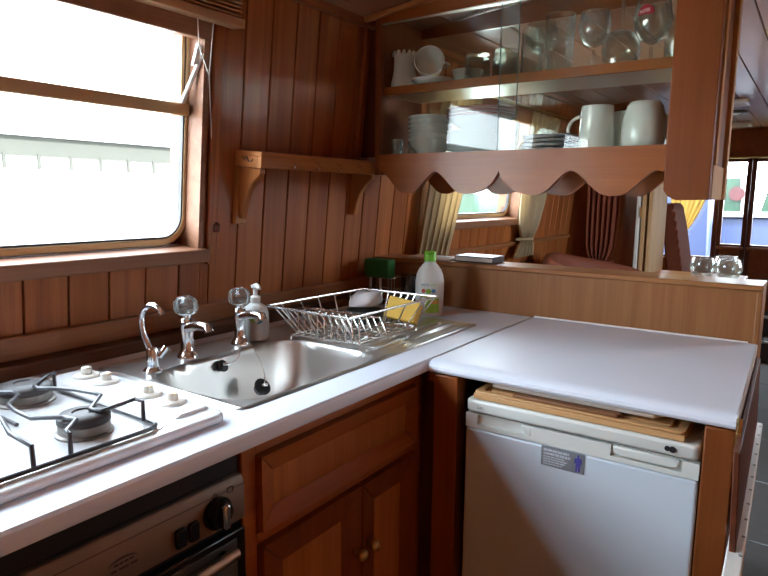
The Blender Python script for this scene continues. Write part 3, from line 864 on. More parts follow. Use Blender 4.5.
# ------------------------------------------------------------------ base units under the left worktop
FX = -.740
root = thing('base_unit', 'mahogany sink base unit with false drawer front and two doors below', 'cabinet', (-1.0, .94, 0))
m = MB()
m.box(FX-.02, FX, .666, .697, .08, WB); m.box(FX-.02, FX, 1.203, 1.235, .08, WB)
m.box(FX-.02, FX, .697, 1.203, .685, .705); m.box(FX-.02, FX, .697, 1.203, .848, WB); m.box(FX-.02, FX, .697, 1.203, .08, .12)
m.build('face_frame', M['basey'], root, world=True, bevel=.002)
m = MB(); m.box(-1.24, -.76, .668, .680, .08, .70); m.box(-1.24, -.76, 1.20, 1.212, .08, .70); m.box(-1.24, -.76, .68, 1.2, .08, .095)
m.build('carcass', M['basez'], root, world=True)
def raised_panel(parent, name, ya, yb, za, zb, fw, matf, matp, xf=FX, world=True):
    m = MB()
    def mitre(y0, y1, z0, z1): pass
    d = .012
    # four mitred frame members, bevelled inwards
    o_ = [(ya, za), (yb, za), (yb, zb), (ya, zb)]; i_ = [(ya+fw, za+fw), (yb-fw, za+fw), (yb-fw, zb-fw), (ya+fw, zb-fw)]
    for k in range(4):
        j = (k+1) % 4
        A_, B_, C1, D1 = o_[k], o_[j], i_[j], i_[k]
        ux, uy = ((1, 0), (0, 1), (-1, 0), (0, -1))[k]; e = .0011
        A_ = (A_[0]+ux*e, A_[1]+uy*e); D1 = (D1[0]+ux*e, D1[1]+uy*e); B_ = (B_[0]-ux*e, B_[1]-uy*e); C1 = (C1[0]-ux*e, C1[1]-uy*e)
        vs = [(xf+.012, *A_), (xf+.012, *B_), (xf+.002, *C1), (xf+.002, *D1), (xf-.008, *A_), (xf-.008, *B_), (xf-.008, *C1), (xf-.008, *D1)]
        m.verts_faces(vs, [(0, 1, 2, 3), (4, 7, 6, 5), (0, 4, 5, 1), (1, 5, 6, 2), (2, 6, 7, 3), (3, 7, 4, 0)])
    d_ = m.build(name, matf, parent, world=world, smooth=False)
    m = MB(); m.box(xf-.012, xf-.0085, ya, yb, za, zb); m.build('backing', M['black'], d_, smooth=False)
    m = MB(); m.box(xf-.006, xf+.001, ya+fw-.002, yb-fw+.002, za+fw-.002, zb-fw+.002)
    m.build('centre_panel', matp, d_, smooth=False)
    return d_
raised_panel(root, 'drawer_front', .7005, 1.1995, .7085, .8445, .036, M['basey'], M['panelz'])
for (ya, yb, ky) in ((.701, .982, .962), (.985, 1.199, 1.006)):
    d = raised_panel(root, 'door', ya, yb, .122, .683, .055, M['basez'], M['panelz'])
    m = MB(); kc = Vector((FX+.010, ky, .545))
    m.cyl(kc, kc+Vector((.012, 0, 0)), .006, n=14); m.ball(kc+Vector((.020, 0, 0)), .011, .0125, .0125, 16, 10)
    k = m.build('knob', M['brass'], d); k['label'] = 'round brass knob'
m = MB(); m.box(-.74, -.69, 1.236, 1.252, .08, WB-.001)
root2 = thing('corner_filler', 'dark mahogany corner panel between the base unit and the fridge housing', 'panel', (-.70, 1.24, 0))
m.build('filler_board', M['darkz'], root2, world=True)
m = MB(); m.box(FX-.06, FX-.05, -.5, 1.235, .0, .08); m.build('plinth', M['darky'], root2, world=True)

# oven
root = thing('oven', 'built-in oven with bronze control panel under the hob', 'oven', (-1.0, .4, .3))
m = MB(); m.box(-1.22, FX-.006, .128, .664, .32, .862); m.build('casing', M['black'], root, world=True)
m = MB(); m.prism([(FX-.006, .757), (FX+.012, .757), (FX+.012, .820), (FX+.004, .832), (FX-.006, .832)], 'y', .13, .661)
cp = m.build('control_panel', M['oven'], root, world=True, bevel=.002)
m = MB(); m.box(FX+.0115, FX+.0123, .13, .661, .8165, .8178); m.build('panel_groove', M['darkink'], cp)
m = MB(); kc = Vector((FX+.0125, .602, .790))
m.cyl(kc, kc+Vector((.006, 0, 0)), .026, n=28); m.cyl(kc+Vector((.006, 0, 0)), kc+Vector((.016, 0, 0)), .0235, .020, 28)
kn = m.build('oven_knob', M['blackg'], cp, angle=40)
m = MB(); m.prism(rrect(.602-.007, .602+.007, .770, .811, .006, 3), 'x', FX+.0285, FX+.040)
m.build('knob_grip', M['chrome'], kn, bevel=.004, segs=3)
for yy in (.533, .556):
    m = MB(); m.prism(rrect(yy-.009, yy+.009, .766, .796, .003, 2), 'x', FX+.0122, FX+.019); m.build('rocker_switch', M['blackg'], cp, bevel=.002)
m = MB(); m.ring_prism(rrect(.625, .637, .812, .8135+.008, .001, 1), rrect(.6262, .6358, .8132, .8203, .0008, 1), 'x', FX+.008, FX+.0129)
m.ring_prism(circ(.0042, .600, .8175, 10), circ(.003, .600, .8175, 10), 'x', FX+.008, FX+.0129); m.build('symbols', M['darkink'], cp)
# maker's mark: a slim swoosh over a short line of small print, too small to read
m = MB(); n = 24
sw = [((.443)+.021*math.cos(PI*i/n), .789+.008*math.sin(PI*i/n)) for i in range(n+1)] + [(.443+.021*math.cos(PI*i/n), .789+.005*math.sin(PI*i/n)) for i in range(n, -1, -1)]
m.prism(sw, 'x', FX+.0122, FX+.0127)
for a, b in ((.428, .435), (.437, .442), (.444, .450), (.452, .458)): m.box(FX+.0122, FX+.0127, a, b, .7872, .7902)
for a, b in ((.424, .432), (.436, .450), (.453, .464)): m.box(FX+.0122, FX+.0127, a, b, .7795, .7822)
m.build('maker_mark', M['darkink'], cp)
m = MB(); m.box(FX-.006, FX+.012, .13, .661, .33, .742); dr = m.build('oven_door', M['blackg'], root, world=True, bevel=.003)
m = MB(); m.box(FX+.0115, FX+.014, .150, .641, .36, .730); m.build('door_glass', M['ovenglass'], dr, bevel=.001)
m = MB(); m.tube([(FX+.034, .18, .712), (FX+.036, .4, .712), (FX+.034, .622, .720)], .0095, 14); m.build('handle', M['alu'], dr)
m = MB()
for yy in (.19, .61): m.cyl((FX+.012, yy, .715), (FX+.034, yy, .715), .007, n=12)
m.build('handle_post', M['black'], dr)
root = thing('oven_housing', 'mahogany frame strip around the oven front', 'frame', (-.75, .4, 0))
m = MB(); m.box(FX-.018, FX+.002, -.9, .665, .864, WB-.001); m.build('top_rail', M['darky'], root, world=True)
m = MB(); m.box(FX-.018, FX+.002, .10, .127, 0, .848); m.build('side_stile', M['basez'], root, world=True)
m = MB(); m.box(FX-.018, FX+.002, -.9, .10, .05, .848); m.build('side_board', M['basez'], root, world=True)
m = MB(); m.box(FX-.018, FX+.002, .127, .664, .05, .3195); m.build('lower_board', M['basez'], root, world=True)

# ------------------------------------------------------------------ fridge housing and fridge
root = thing('fridge_housing', 'mahogany posts and rail framing the fridge under the peninsula', 'frame', (-.4, 1.25, 0))
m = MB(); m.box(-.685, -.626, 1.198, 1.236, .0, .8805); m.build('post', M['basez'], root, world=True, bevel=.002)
m = MB(); m.box(-.132, -.0825, 1.200, 1.24, .0, .8805); m.build('post', M['cabz'], root, world=True, bevel=.003)
m = MB(); m.box(-.128, -.1065, 1.24, 1.842, .0, .8805); m.build('end_panel', M['basez'], root, world=True)
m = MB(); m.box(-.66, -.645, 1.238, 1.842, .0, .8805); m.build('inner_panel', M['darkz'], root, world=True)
m = MB(); m.box(-.70, -.686, 1.200, 1.236, .862, .8805); m.build('rail_end', M['basey'], root, world=True)

root = thing('fridge', 'white under-counter fridge with two recessed grips below the peninsula worktop', 'fridge', (-.368, 1.45, 0))
FXL, FXR = -.603, -.1345
m = MB(); m.box(FXL+.004, FXR-.004, 1.252, 1.76, .03, .806); m.build('body', M['fridge'], root, world=True, bevel=.004)
m = MB(); m.prism(rrect(FXL, FXR, 1.196, 1.78, .014, 4), 'z', .812, .840); lid = m.build('lid', M['fridgep'], root, world=True, bevel=.006, segs=3)
m = MB(); m.box(FXL+.006, FXR-.006, 1.215, 1.252, .10, .811); m.build('gasket', M['gasket'], root, world=True)
m = MB(); m.box(FXL, FXR, 1.199, 1.246, .10, .7745); dr = m.build('door', M['fridge'], root, world=True, bevel=.006, segs=3)
# top band of the door with the grips sunk into it
m = MB()
def band(x0, x1): m.box(x0, x1, 1.199, 1.246, .776, .807)
grips = [(-.575, -.452), (-.290, -.163)]
band(FXL, grips[0][0]); band(grips[0][1], grips[1][0]); band(grips[1][1], FXR)
for a, b in grips:
    m.box(a, b, 1.199, 1.246, .776, .785); m.box(a, b, 1.209, 1.246, .785, .807)
bd = m.build('grip_band', M['fridgep'], dr, smooth=False)
m = MB(); m.prism([(grips[1][0]+.003, .806), (grips[1][0]+.006, .792), (grips[1][0]+.016, .788), (grips[1][1]-.016, .788), (grips[1][1]-.006, .792), (grips[1][1]-.003, .806)], 'y', 1.1985, 1.210)
m.build('grip_cover', M['fridgep'], bd, bevel=.003)
m = MB(); m.prism([(grips[0][1]-.022, .806), (grips[0][1]-.012, .786), (grips[0][1], .785), (grips[0][1], .807)], 'y', 1.1992, 1.212)
m.build('grip_cheek', M['fridgep'], bd, bevel=.002)
m = MB(); m.cyl((-.180, 1.1965, .826), (-.180, 1.1935, .826), .006, n=16); m.cyl((-.189, 1.1965, .826), (-.189, 1.1945, .826), .005, n=16)
k = m.build('lock', M['black'], lid); k['label'] = 'small black lock'
text_obj('lettering', 'Lec', .011, M['greyink'], frame((-.567, 1.1955, .8255), (1, 0, 0), (0, 0, 1)), lid, world=False)
m = MB(); m.box(-.427, -.338, 1.1978, 1.1992, .7325, .7738); lb = m.build('sticker', M['silverl'], dr, smooth=False); lb['label'] = 'silver information sticker with a blue figure'
m = MB()
rnd = random.Random(5)
for z, w, h in ((.7665, .052, .0042), (.7590, .056, .0042), (.7525, .044, .0022), (.7475, .050, .0022), (.7425, .046, .0022), (.7372, .040, .0022)):
    x = -.422
    while x < -.422+w:
        l = rnd.uniform(.004, .010); m.box(x, min(x+l, -.422+w), 1.1972, 1.1980, z-h/2, z+h/2); x += l+.0014
m.build('small_print', M['labeltxt'], lb, smooth=False)
fx, fz = -.3505, .7355
fig = [(-.0045, 0), (-.001, 0), (0, .016), (.001, 0), (.0045, 0), (.0045, .018), (.0065, .016), (.007, .026), (.0045, .0285), (.0015, .0295), (.002, .034), (0, .0355), (-.002, .034), (-.0015, .0295), (-.0045, .0285), (-.007, .026), (-.0065, .016), (-.0045, .018)]
m = MB(); m.prism([(fx+a, fz+b) for a, b in fig], 'y', 1.1972, 1.1980); m.build('figure_print', M['indigo'], lb, smooth=False)

# boards on the fridge
t = thing('carving_board', 'thick beech carving board with a juice groove lying on the fridge', 'chopping board', (-.37, 1.40, .841))
m = MB()
bx0, bx1, by0, by1, bz0, bz1 = -.588, -.162, 1.203, 1.50, .8408, .8585
m.box(bx0, bx1, by0, by1, bz0, bz1-.005)
og, ig = rrect(bx0, bx1, by0, by1, .012, 3), rrect(bx0+.018, bx1-.018, by0+.018, by1-.018, .008, 3)
m.ring_prism(og, ig, 'z', bz1-.005, bz1); m.prism(rrect(bx0+.028, bx1-.028, by0+.028, by1-.028, .006, 3), 'z', bz1-.005, bz1)
m.build('board', M['board'], t, world=True, bevel=.002)
m = MB(); m.prism([(-.500, 1.208), (-.285, 1.2085), (-.278, 1.220), (-.285, 1.2325), (-.500, 1.2325)], 'z', .8588, .8655)
tag(m.build('wooden_spatula', M['walnut'], bevel=.002), 'dark wooden spatula handle lying on the beech carving board', 'spatula')
m = MB(); m.prism([(-.555, 1.226), (-.222, 1.226), (-.185, 1.28), (-.185, 1.50), (-.555, 1.50)], 'z', .8657, .8775)
tag(m.build('chopping_board', M['lamw'], bevel=.004, segs=3), 'white plastic chopping board wedged between the carving board and the worktop', 'chopping board')

# hinged flap on the end of the peninsula
t = thing('drop_leaf', 'dark mahogany drop leaf with a white screwed edge strip hanging from the peninsula end', 'flap', (-.08, 1.5, .6))
sy = lambda z: -.0800 + (.875-z)*.04
sx = sy(.69)
tp = lambda m: [setattr(v.co, 'x', v.co.x-.028*(v.co.y-1.17)) for v in m.bm.verts] and m
m = MB(); m.prism([(sy(.875)-.000, .875), (sy(.875)+.010, .875), (sy(.675)+.010, .675), (sy(.675), .675)], 'y', 1.115, 1.842); tp(m).build('leaf', M['darky'], t, world=True, bevel=.002)
m = MB(); m.box(sx-.004, sx+.022, 1.02, 1.844, .684, .704); st = tp(m).build('edge_strip', M['whitep'], t, world=True, bevel=.003); st['label'] = 'white edge strip with a row of screws'
for i in range(11):
    tp(MB().cyl((sx+.017, 1.11+.070*i, .703), (sx+.017, 1.11+.070*i, .7048), .003, n=10)).build('screw', M['screw'], st)
t = thing('piano_hinge', 'brass piano hinge on the front corner of the peninsula end post', 'hinge', (-.079, 1.198, .83))
m = MB(); m.box(-.0840, -.0815, 1.199, 1.215, .826, .905); m.build('hinge_plate', M['brass'], t, world=True)
m = MB()
for i in range(6): m.cyl((-.0785, 1.199, .828+.013*i), (-.0785, 1.199, .8395+.013*i), .0040, n=10)
m.build('hinge_knuckles', M['brass'], t, world=True)

# ------------------------------------------------------------------ half-height divider behind the peninsula
t = thing('divider', 'oak half-height divider with a flat capping ledge behind the peninsula', 'divider', (-.7, 1.9, 0))
DX0, DX1, DY0, DY1, DZ = -1.3145, -.097, 1.846, 1.970, 1.062
m = MB(); m.prism([(-1.418, 0), (DX1-.014, 0), (DX1-.014, DZ-.016), (-1.3165, DZ-.016)], 'y', DY0, DY1); m.build('panel', M['oakz'], t, world=True)
m = MB(); m.box(DX0, DX1, DY0-.004, DY1+.008, DZ-.015, DZ); m.build('capping', M['oakx'], t, world=True, bevel=.003)
m = MB(); m.box(DX1-.014, DX1, DY0-.003, DY1+.003, 0, DZ-.0155); m.build('end_trim', M['oakz'], t, world=True, bevel=.003)
m = MB(); m.box(-1.00, -.86, 1.868, 1.962, DZ+.001, DZ+.022)
t = thing('book', 'dark closed book lying on the divider ledge', 'book', (-.93, 1.91, DZ+.001))
m.build('cover', M['book'], t, world=True, bevel=.002)
m = MB(); m.box(-.996, -.861, 1.8672, 1.960, DZ+.005, DZ+.018); m.build('page_block', M['paper'], t, world=True)
m = MB(); m.box(-1.19, -1.012, 1.864, 1.962, DZ+.001, DZ+.008)
tag(m.build('booklet', M['paper'], bevel=.001), 'pale booklet lying on the divider ledge to the left of the dark book', 'booklet')

# ------------------------------------------------------------------ hook rack on the left wall (built in wall space)
t = on_wall(thing('hook_rack', 'golden wooden shelf rack with cup hooks on the wall over the dish rack', 'shelf'))
RV = .4785
m = MB(); m.box(.0, .098, 1.160, 1.735, RV, RV+.012); m.box(.083, .098, 1.160, 1.735, RV-.030, RV); m.box(0, .083, 1.160, 1.172, RV-.030, RV)
m.build('shelf_board', M['rackw'], t, bevel=.002)
prof = [(0, RV-.170), (.022, RV-.170), (.026, RV-.150), (.030, RV-.125), (.040, RV-.095), (.058, RV-.068), (.078, RV-.050), (.083, RV-.044), (.083, RV-.031), (0, RV-.031)]
for y0_, y1_ in ((1.173, 1.192), (1.668, 1.687)):
    m = MB(); m.prism(prof, 'y', y0_, y1_); m.build('bracket', M['rackz'], t, bevel=.003)
m = MB(); m.box(0, .012, 1.160, 1.20, RV-.185, RV-.031); m.build('back_plate', M['rackz'], t, bevel=.002)
hooks = [1.270, 1.372, 1.470, 1.568, 1.660]
for hy in hooks:
    m = MB(); pts = [(.097, hy, RV-.008), (.103, hy, RV-.008)]
    for i in range(9):
        a = PI/2-PI*1.35*i/8
        pts.append((.106+.0088*math.cos(a), hy, RV-.0170+.0090*math.sin(a)))
    m.tube(pts, .0016, 6); m.build('cup_hook', M['wire'], t, angle=60)
m = MB(); m.tube([(.030, 1.157, RV-.004), (.038, 1.157, RV-.012), (.047, 1.157, RV-.004), (.056, 1.157, RV-.016), (.066, 1.157, RV-.014), (.070, 1.157, RV-.008)], .0016, 6)
k = m.build('wire_hook', M['iron'], t); k['label'] = 'bent dark wire hook on the end'
m = MB(); m.tube([(.002, 1.072, .225), (.022, 1.072, .225), (.022, 1.072, .242)], .0018, 6)
tag(on_wall(m.build('wall_hook', M['brass'])), 'small brass L hook beside the corner of the window sill', 'hook')

# blind over the window
t = on_wall(thing('blind', 'wooden slatted blind drawn up over the galley window', 'blind'))
m = MB()
for i in range(9): m.box(.008+.002*(i % 2), .042+.002*(i % 2), -.1, 1.125, .808+.0095*i, .8115+.0095*i)
m.build('slats', M['blind'], t, smooth=False)
m = MB(); m.box(.006, .048, -.1, 1.132, .782, .804); m.build('bottom_rail', M['blind'], t, bevel=.003)
m = MB(); m.box(.004, .05, -.1, 1.13, .895, .925); m.build('head_rail', M['blind'], t, bevel=.003)
m = MB(); m.tube([(.030, 1.050, .80), (.012, 1.056, .66), (.009, 1.078, .45), (.004, 1.094, .292)], .0013, 6)
m.tube([(.030, 1.000, .80), (.026, 1.012, .72), (.012, 1.056, .66)], .0013, 6)
m.build('cord', M['paper'], t)
m = MB(); m.lathe([(0, -.012), (.009, -.010), (.010, .008), (.004, .016), (0, .016)], (.012, 1.096, .285), 12)
m.build('cord_pull', M['darkz'], t)

# ------------------------------------------------------------------ wall cabinet over the peninsula
CXL, CXP, CXR = -1.153, -.314, -.214
CYF, CYB = 1.650, 1.888
t = thing('wall_cabinet', 'glazed mahogany wall cabinet with scalloped valance hanging over the peninsula', 'cabinet', (-.68, 1.77, 1.28))
def scallop(x):
    x0 = -1.146
    segs = [(-1.146, -.950, 1.289, 1.354, 1.352), (-.950, -.746, 1.288, 1.352, 1.353), (-.746, -.542, 1.286, 1.353, 1.349), (-.542, -.326, 1.285, 1.349, 1.348)]
    for k, (a, b, lo, za, zb) in enumerate(segs):
        if a <= x <= b:
            c = (a+b)/2; s = (x-c)/((b-a)/2)
            hi = za if s < 0 else zb
            cusp = (k == 1 and s > 0) or (k == 2 and s < 0)
            q = abs(s)
            f = (1-math.sqrt(max(0, 1-(q*.98)**2)))/(1-math.sqrt(1-.98**2)) if cusp else .5-.5*math.cos(PI*q**1.25)
            return lo+(hi-lo)*f
    return 1.354 if x < x0 else 1.345
def valance(y0, y1):
    m = MB(); n = 110
    xs = [CXL+(CXP-CXL)*i/n for i in range(n+1)]
    xs += [-.746]; xs = sorted(xs)
    bl = [(x, scallop(x)) for x in xs]
    m.prism(bl+[(CXP, 1.408), (CXL, 1.408)], 'y', y0, y1)
    return m
valance(CYF-.012, CYF+.008).build('valance', M['cabx'], t, world=True, angle=30)
valance(CYB-.012, CYB+.004).build('rear_valance', M['cabx'], t, world=True, angle=30)
zc = lambda x: ceil_z(x)-.002
m = MB(); m.prism([(CXP, 1.300), (CXP+.012, 1.284), (CXP+.03, 1.276), (CXR, 1.278), (CXR, zc(CXR)), (CXP, zc(CXP))], 'y', CYF-.012, CYF+.016); m.build('front_post', M['cabz'], t, world=True, bevel=.002)
m = MB(); m.box(CXR-.018, CXR-.002, CYF+.0165, CYB, 1.278, zc(CXR)); sp = m.build('side_panel', M['cabz'], t, world=True)
m = MB(); m.box(CXR-.003, CXR+.004, CYF+.03, CYF+.065, 1.36, zc(CXR)-.002); m.build('side_batten', M['palew'], sp, bevel=.002)
m = MB(); m.box(CXR-.003, CXR+.008, CYF+.20, CYB, 1.278, zc(CXR)-.002); m.build('side_stile', M['palew'], sp, bevel=.002)
m = MB(); m.box(CXR-.003, CXR+.002, CYF+.017, CYF+.20, 1.278, 1.36); m.build('side_foot', M['palew'], sp, bevel=.002)
m = MB(); m.prism([(CXL, 1.800), (CXP, 1.805), (CXP, zc(CXP)), (-.7, zc(-.7)), (CXL, zc(CXL))], 'y', CYF-.012, CYF+.010); m.build('top_rail', M['cabx'], t, world=True)
m = MB(); m.prism([(CXL-.05, zc(CXL-.05)-.016), (CXL, zc(CXL)-.016), (-.9, zc(-.9)-.016), (-.6, zc(-.6)-.016), (CXP, zc(CXP)-.016), (CXP, zc(CXP)), (-.6, zc(-.6)), (-.9, zc(-.9)), (CXL-.05, zc(CXL-.05))], 'y', CYF-.030, CYF-.012)
m.build('top_moulding', M['rackw'], t, world=True, bevel=.003)
m = MB(); m.box(CXL-.016, CXL, CYF-.012, CYB, 1.345, zc(CXL)); m.build('side_panel', M['cabz'], t, world=True)
m = MB(); m.prism([(-1.279, 1.404), (CXL-.016, 1.404), (CXL-.016, zc(CXL-.02)), (-1.238, zc(-1.238))], 'y', CYF+.050, CYF+.062); m.build('scribe_panel', M['darkz'], t, world=True)
m = MB(); m.box(CXL, CXP, CYF+.008, CYB-.012, 1.392, 1.406); fb = m.build('floor_board', M['lamw'], t, world=True)
m = MB(); m.box(CXL, CXP+.08, CYF+.022, CYB-.012, 1.592, 1.612); sh = m.build('shelf', M['alusheet'], t, world=True)
m = MB(); m.box(CXL, CXP+.002, CYF+.012, CYF+.0215, 1.590, 1.615); m.build('shelf_lipping', M['cabx'], sh)
m = MB(); m.prism([(CXL-.016, 1.800), (CXR-.018, 1.805), (CXR-.018, zc(CXR)), (-.7, zc(-.7)), (CXL-.016, zc(CXL-.016))], 'y', CYB-.010, CYB+.004); m.build('rear_top_rail', M['cabx'], t, world=True)
m = MB(); m.box(CXP, CXR-.018, CYB-.012, CYB+.004, 1.28, 1.806); m.build('rear_post', M['cabz'], t, world=True)
for a, b, y_ in ((CXL, -.72, CYB-.004), (-.76, CXP+.002, CYB+.0005)):
    m = MB(); m.box(a, b, y_, y_+.0035, 1.407, 1.801); m.build('rear_pane', M['cabpane'], t, world=True, smooth=False)
m = MB(); m.box(CXL, CXP, CYF-.004, CYF+.012, 1.800, 1.804); m.build('glass_track', M['alu'], t, world=True)
for (a, b, y_) in ((CXL+.002, -.708, CYF+.0055), (-.758, CXP+.001, CYF-.0005)):
    m = MB(); m.box(a, b, y_, y_+.004, 1.407, 1.801); gp = m.build('sliding_pane', M['cabpane'], t, world=True, smooth=False); gp['label'] = 'clear sliding glass pane'
    e = b if b < -.5 else a
    m = MB(); m.box(e-.0006, e+.0006, y_-.0002, y_+.0042, 1.408, 1.80); m.build('ground_edge', M['paneedge'], gp, smooth=False)

# ---- crockery
SZ0, SZ1 = 1.4065, 1.6155
def bowl_prof(r, h, th=.004): return [(0, 0), (r*.52, 0), (r*.55, .006), (r*.84, h*.55), (r*.93, h*.86), (r*.99, h*.90), (r, h*.95), (r*.985, h), (r*.93, h), (r*.84-th, h*.56), (r*.5, .012), (0, .010)]
ordn = ['topmost', 'second from top', 'third from top', 'fourth from top', 'fifth from top', 'sixth from top', 'seventh from top', 'eighth from top', 'ninth from top']
proto = None
NB = 6
for i in range(NB):
    lab = f'{ordn[NB-1-i]} of the plain white bowls stacked at the lower shelf left' if i else 'bottom bowl of the plain white stack at the left of the lower cabinet shelf'
    if proto is None:
        m = MB(); m.lathe(bowl_prof(.072, .052), (0, 0, 0), 32); proto = m.build('bowl', M['ceramic'], angle=60); o = proto
    else:
        o = proto.copy(); COL.objects.link(o)
    o.location = (-1.035, 1.752, SZ0+.0005+.0138*i)
    tag(o, lab, 'bowl', group='plain white bowls in a stack')
proto = None; NP = 7
def plate_prof(r, th=.004): return [(0, 0), (r*.6, 0), (r*.66, .002), (r*.98, .0135), (r, .0165), (r*.97, .0165), (r*.64, .006), (0, .005)]
for i in range(NP):
    lab = f'{ordn[NP-1-i]} of the white plates stacked under the pink-rimmed bowls' if i else 'bottom white plate of the stack under the pink-rimmed bowls'
    if proto is None:
        m = MB(); m.lathe(plate_prof(.104), (0, 0, 0), 40); proto = m.build('plate', M['ceramicb'], angle=60); o = proto
    else:
        o = proto.copy(); COL.objects.link(o)
    o.location = (-.866, 1.765, SZ0+.0005+.0085*i)
    tag(o, lab, 'plate', group='white plates in a stack')
proto = None; NQ = 3
for i in range(NQ):
    lab = ['lowest of the three pink-rimmed bowls on top of the white plates', 'middle of the three pink-rimmed bowls on top of the white plates', 'uppermost of the three pink-rimmed bowls on top of the white plates'][i]
    if proto is None:
        proto = thing('rimmed_bowl', lab, 'bowl', group='pink-rimmed bowls')
        m = MB(); m.lathe(bowl_prof(.104, .046), (0, 0, 0), 40); m.build('bowl_body', M['ceramicb'], proto, angle=60)
        m = MB(); m.lathe([(.1035, .0405), (.1055, .0455), (.104, .0472), (.100, .0468), (.099, .043)], (0, 0, 0), 40); m.build('rim', M['pinkrim'], proto, angle=60)
        o = proto
    else:
        o = copy_tree(proto)
    o.location = (-.866, 1.765, SZ0+.0005+.0085*NP+.008+.0095*i)
    tag(o, lab, 'bowl', group='pink-rimmed bowls')
proto = None
for i in range(4):
    lab = ['bottom', 'second lowest', 'third lowest', 'topmost'][i]+' of the flat dark placemats stacked between the plates and the mugs'
    if proto is None:
        m = MB(); m.prism(rrect(-.070, .070, -.075, .075, .006, 2), 'z', 0, .009); proto = m.build('placemat', M['slate'], bevel=.002); o = proto
    else:
        o = proto.copy(); COL.objects.link(o)
    o.location = (-.630+.002*((i*7) % 3), 1.755, SZ0+.001+.0115*i)
    tag(o, lab, 'placemat', group='dark placemats in a stack')
m = MB(); m.verts_faces([(-.712, 1.672, SZ0+.001), (-.700, 1.690, SZ0+.001), (-.690, 1.685, SZ0+.036), (-.716, 1.676, SZ0+.0012), (-.703, 1.694, SZ0+.0012), (-.693, 1.689, SZ0+.036)], [(0, 1, 2), (3, 5, 4), (0, 3, 4, 1), (1, 4, 5, 2), (2, 5, 3, 0)])
tag(m.build('card_scrap', M['yellow'], smooth=False), 'small yellow card corner standing before the dark placemats', 'card')
def mug(label, c, prof, hz, hr, side, hang):
    t = thing('mug', label, 'mug', c, group='white mugs on the lower cabinet shelf')
    m = MB(); m.lathe(prof, c, 36); m.build('mug_body', M['ceramic'], t, world=True, angle=60)
    R = max(p[0] for p in prof)
    m = MB(); a = hang; d = Vector((math.cos(a), math.sin(a), 0)); pts = []
    for i in range(13):
        th = PI/2+PI*i/12 - PI
        pts.append(Vector(c)+d*(R-.006+hr*math.cos(th)*1.05)+Vector((0, 0, hz+hr*1.05*math.sin(th))))
    m.tube(pts, .0048, 10); m.build('handle', M['ceramic'], t, world=True, angle=60)
def mug_prof(rb, rt, h, th=.0035): return [(0, 0), (rb-.004, 0), (rb, .004), (rt, h), (rt-th, h), (rb-th, .008), (0, .007)]
mug('white straight-sided mug with its handle to the left', (-.505, 1.720, SZ0+.0005), mug_prof(.046, .041, .112), .052, .034, -1, PI*1.02)
mug('white mug mostly hidden between the other two mugs', (-.440, 1.785, SZ0+.0005), mug_prof(.042, .042, .100), .05, .03, 1, PI*.2)
mug('large rounded white mug beside the right post of the cabinet', (-.383, 1.708, SZ0+.0005), [(0, 0), (.046, 0), (.051, .004), (.053, .03), (.051, .07), (.043, .103), (.036, .113), (.033, .113), (.046, .07), (.048, .03), (.044, .008), (0, .007)], .06, .03, 1, PI*.35)
for i, (x, y, lab) in enumerate(((-1.128, 1.700, 'small shot glass in the far left corner of the lower cabinet shelf'), (-1.122, 1.79, 'small shot glass behind the front one in the left corner of the cabinet'))):
    m = MB(); m.lathe(tumbler_prof(.019, .05), (x, y, SZ0+.001), 20); tag(m.build('shot_glass', M['glass']), lab, 'glass', group='shot glasses')

# upper shelf
c = Vector((-1.107, 1.706, SZ1+.0005))
t = thing('vase', 'white crown-topped vase at the far left of the upper cabinet shelf', 'vase', c)
m = MB(); m.lathe([(0, 0), (.041, 0), (.043, .004), (.034, .05), (.033, .085), (.035, .098), (.032, .098), (.030, .085), (.031, .05), (.038, .008), (0, .007)], c, 32); m.build('vase_body', M['ceramic'], t, world=True, angle=60)
m = MB()
for i in range(12):
    a = 2*PI*i/12; m.ball(c+Vector((.0335*math.cos(a), .0335*math.sin(a), .1005)), .006, .006, .009, 8, 6)
m.build('crown_rim', M['ceramic'], t, world=True)
c = Vector((-1.008, 1.712, SZ1+.0005))
m = MB(); m.lathe(plate_prof(.066), c, 36); tag(m.build('saucer', M['ceramic'], angle=60), 'white saucer under the tipped cup on the upper cabinet shelf', 'saucer')
t = thing('cup', 'white cup lying on its side on the saucer, mouth towards the room', 'cup', c+Vector((0, 0, .05)))
m = MB(); m.lathe([(0, 0), (.024, 0), (.027, .004), (.042, .035), (.046, .068), (.043, .068), (.038, .035), (.022, .008), (0, .007)], (0, 0, -.034), 32)
CM = Matrix.Translation(c+Vector((-.010, -.002, .060))) @ Euler((math.radians(76), 0, math.radians(28))).to_matrix().to_4x4()
m.xform(CM); m.build('cup_body', M['ceramic'], t, world=True, angle=60)
m = MB(); m.tube([CM @ Vector((.040+.020*math.sin(PI*i/8), 0, .020-.040*i/8)) for i in range(9)], .004, 8); m.build('handle', M['ceramic'], t, world=True)
c2 = c+Vector((.088, .02, 0))
m = MB(); m.lathe([(0, 0), (.012, 0), (.018, .014), (.024, .022), (.021, .022), (.014, .010), (0, .008)], c2+Vector((0, 0, 0)), 20); tag(m.build('egg_cup', M['ceramic'], angle=60), 'tiny white egg cup to the right of the tipped cup', 'dish')
m = MB(); c3 = Vector((-.935, 1.80, SZ1+.0005)); m.lathe([(0, 0), (.03, 0), (.034, .004), (.050, .050), (.047, .050), (.030, .008), (0, .007)], c3, 28); tag(m.build('bowl', M['ceramic'], angle=60), 'small white bowl behind the tipped cup on the upper shelf', 'bowl')

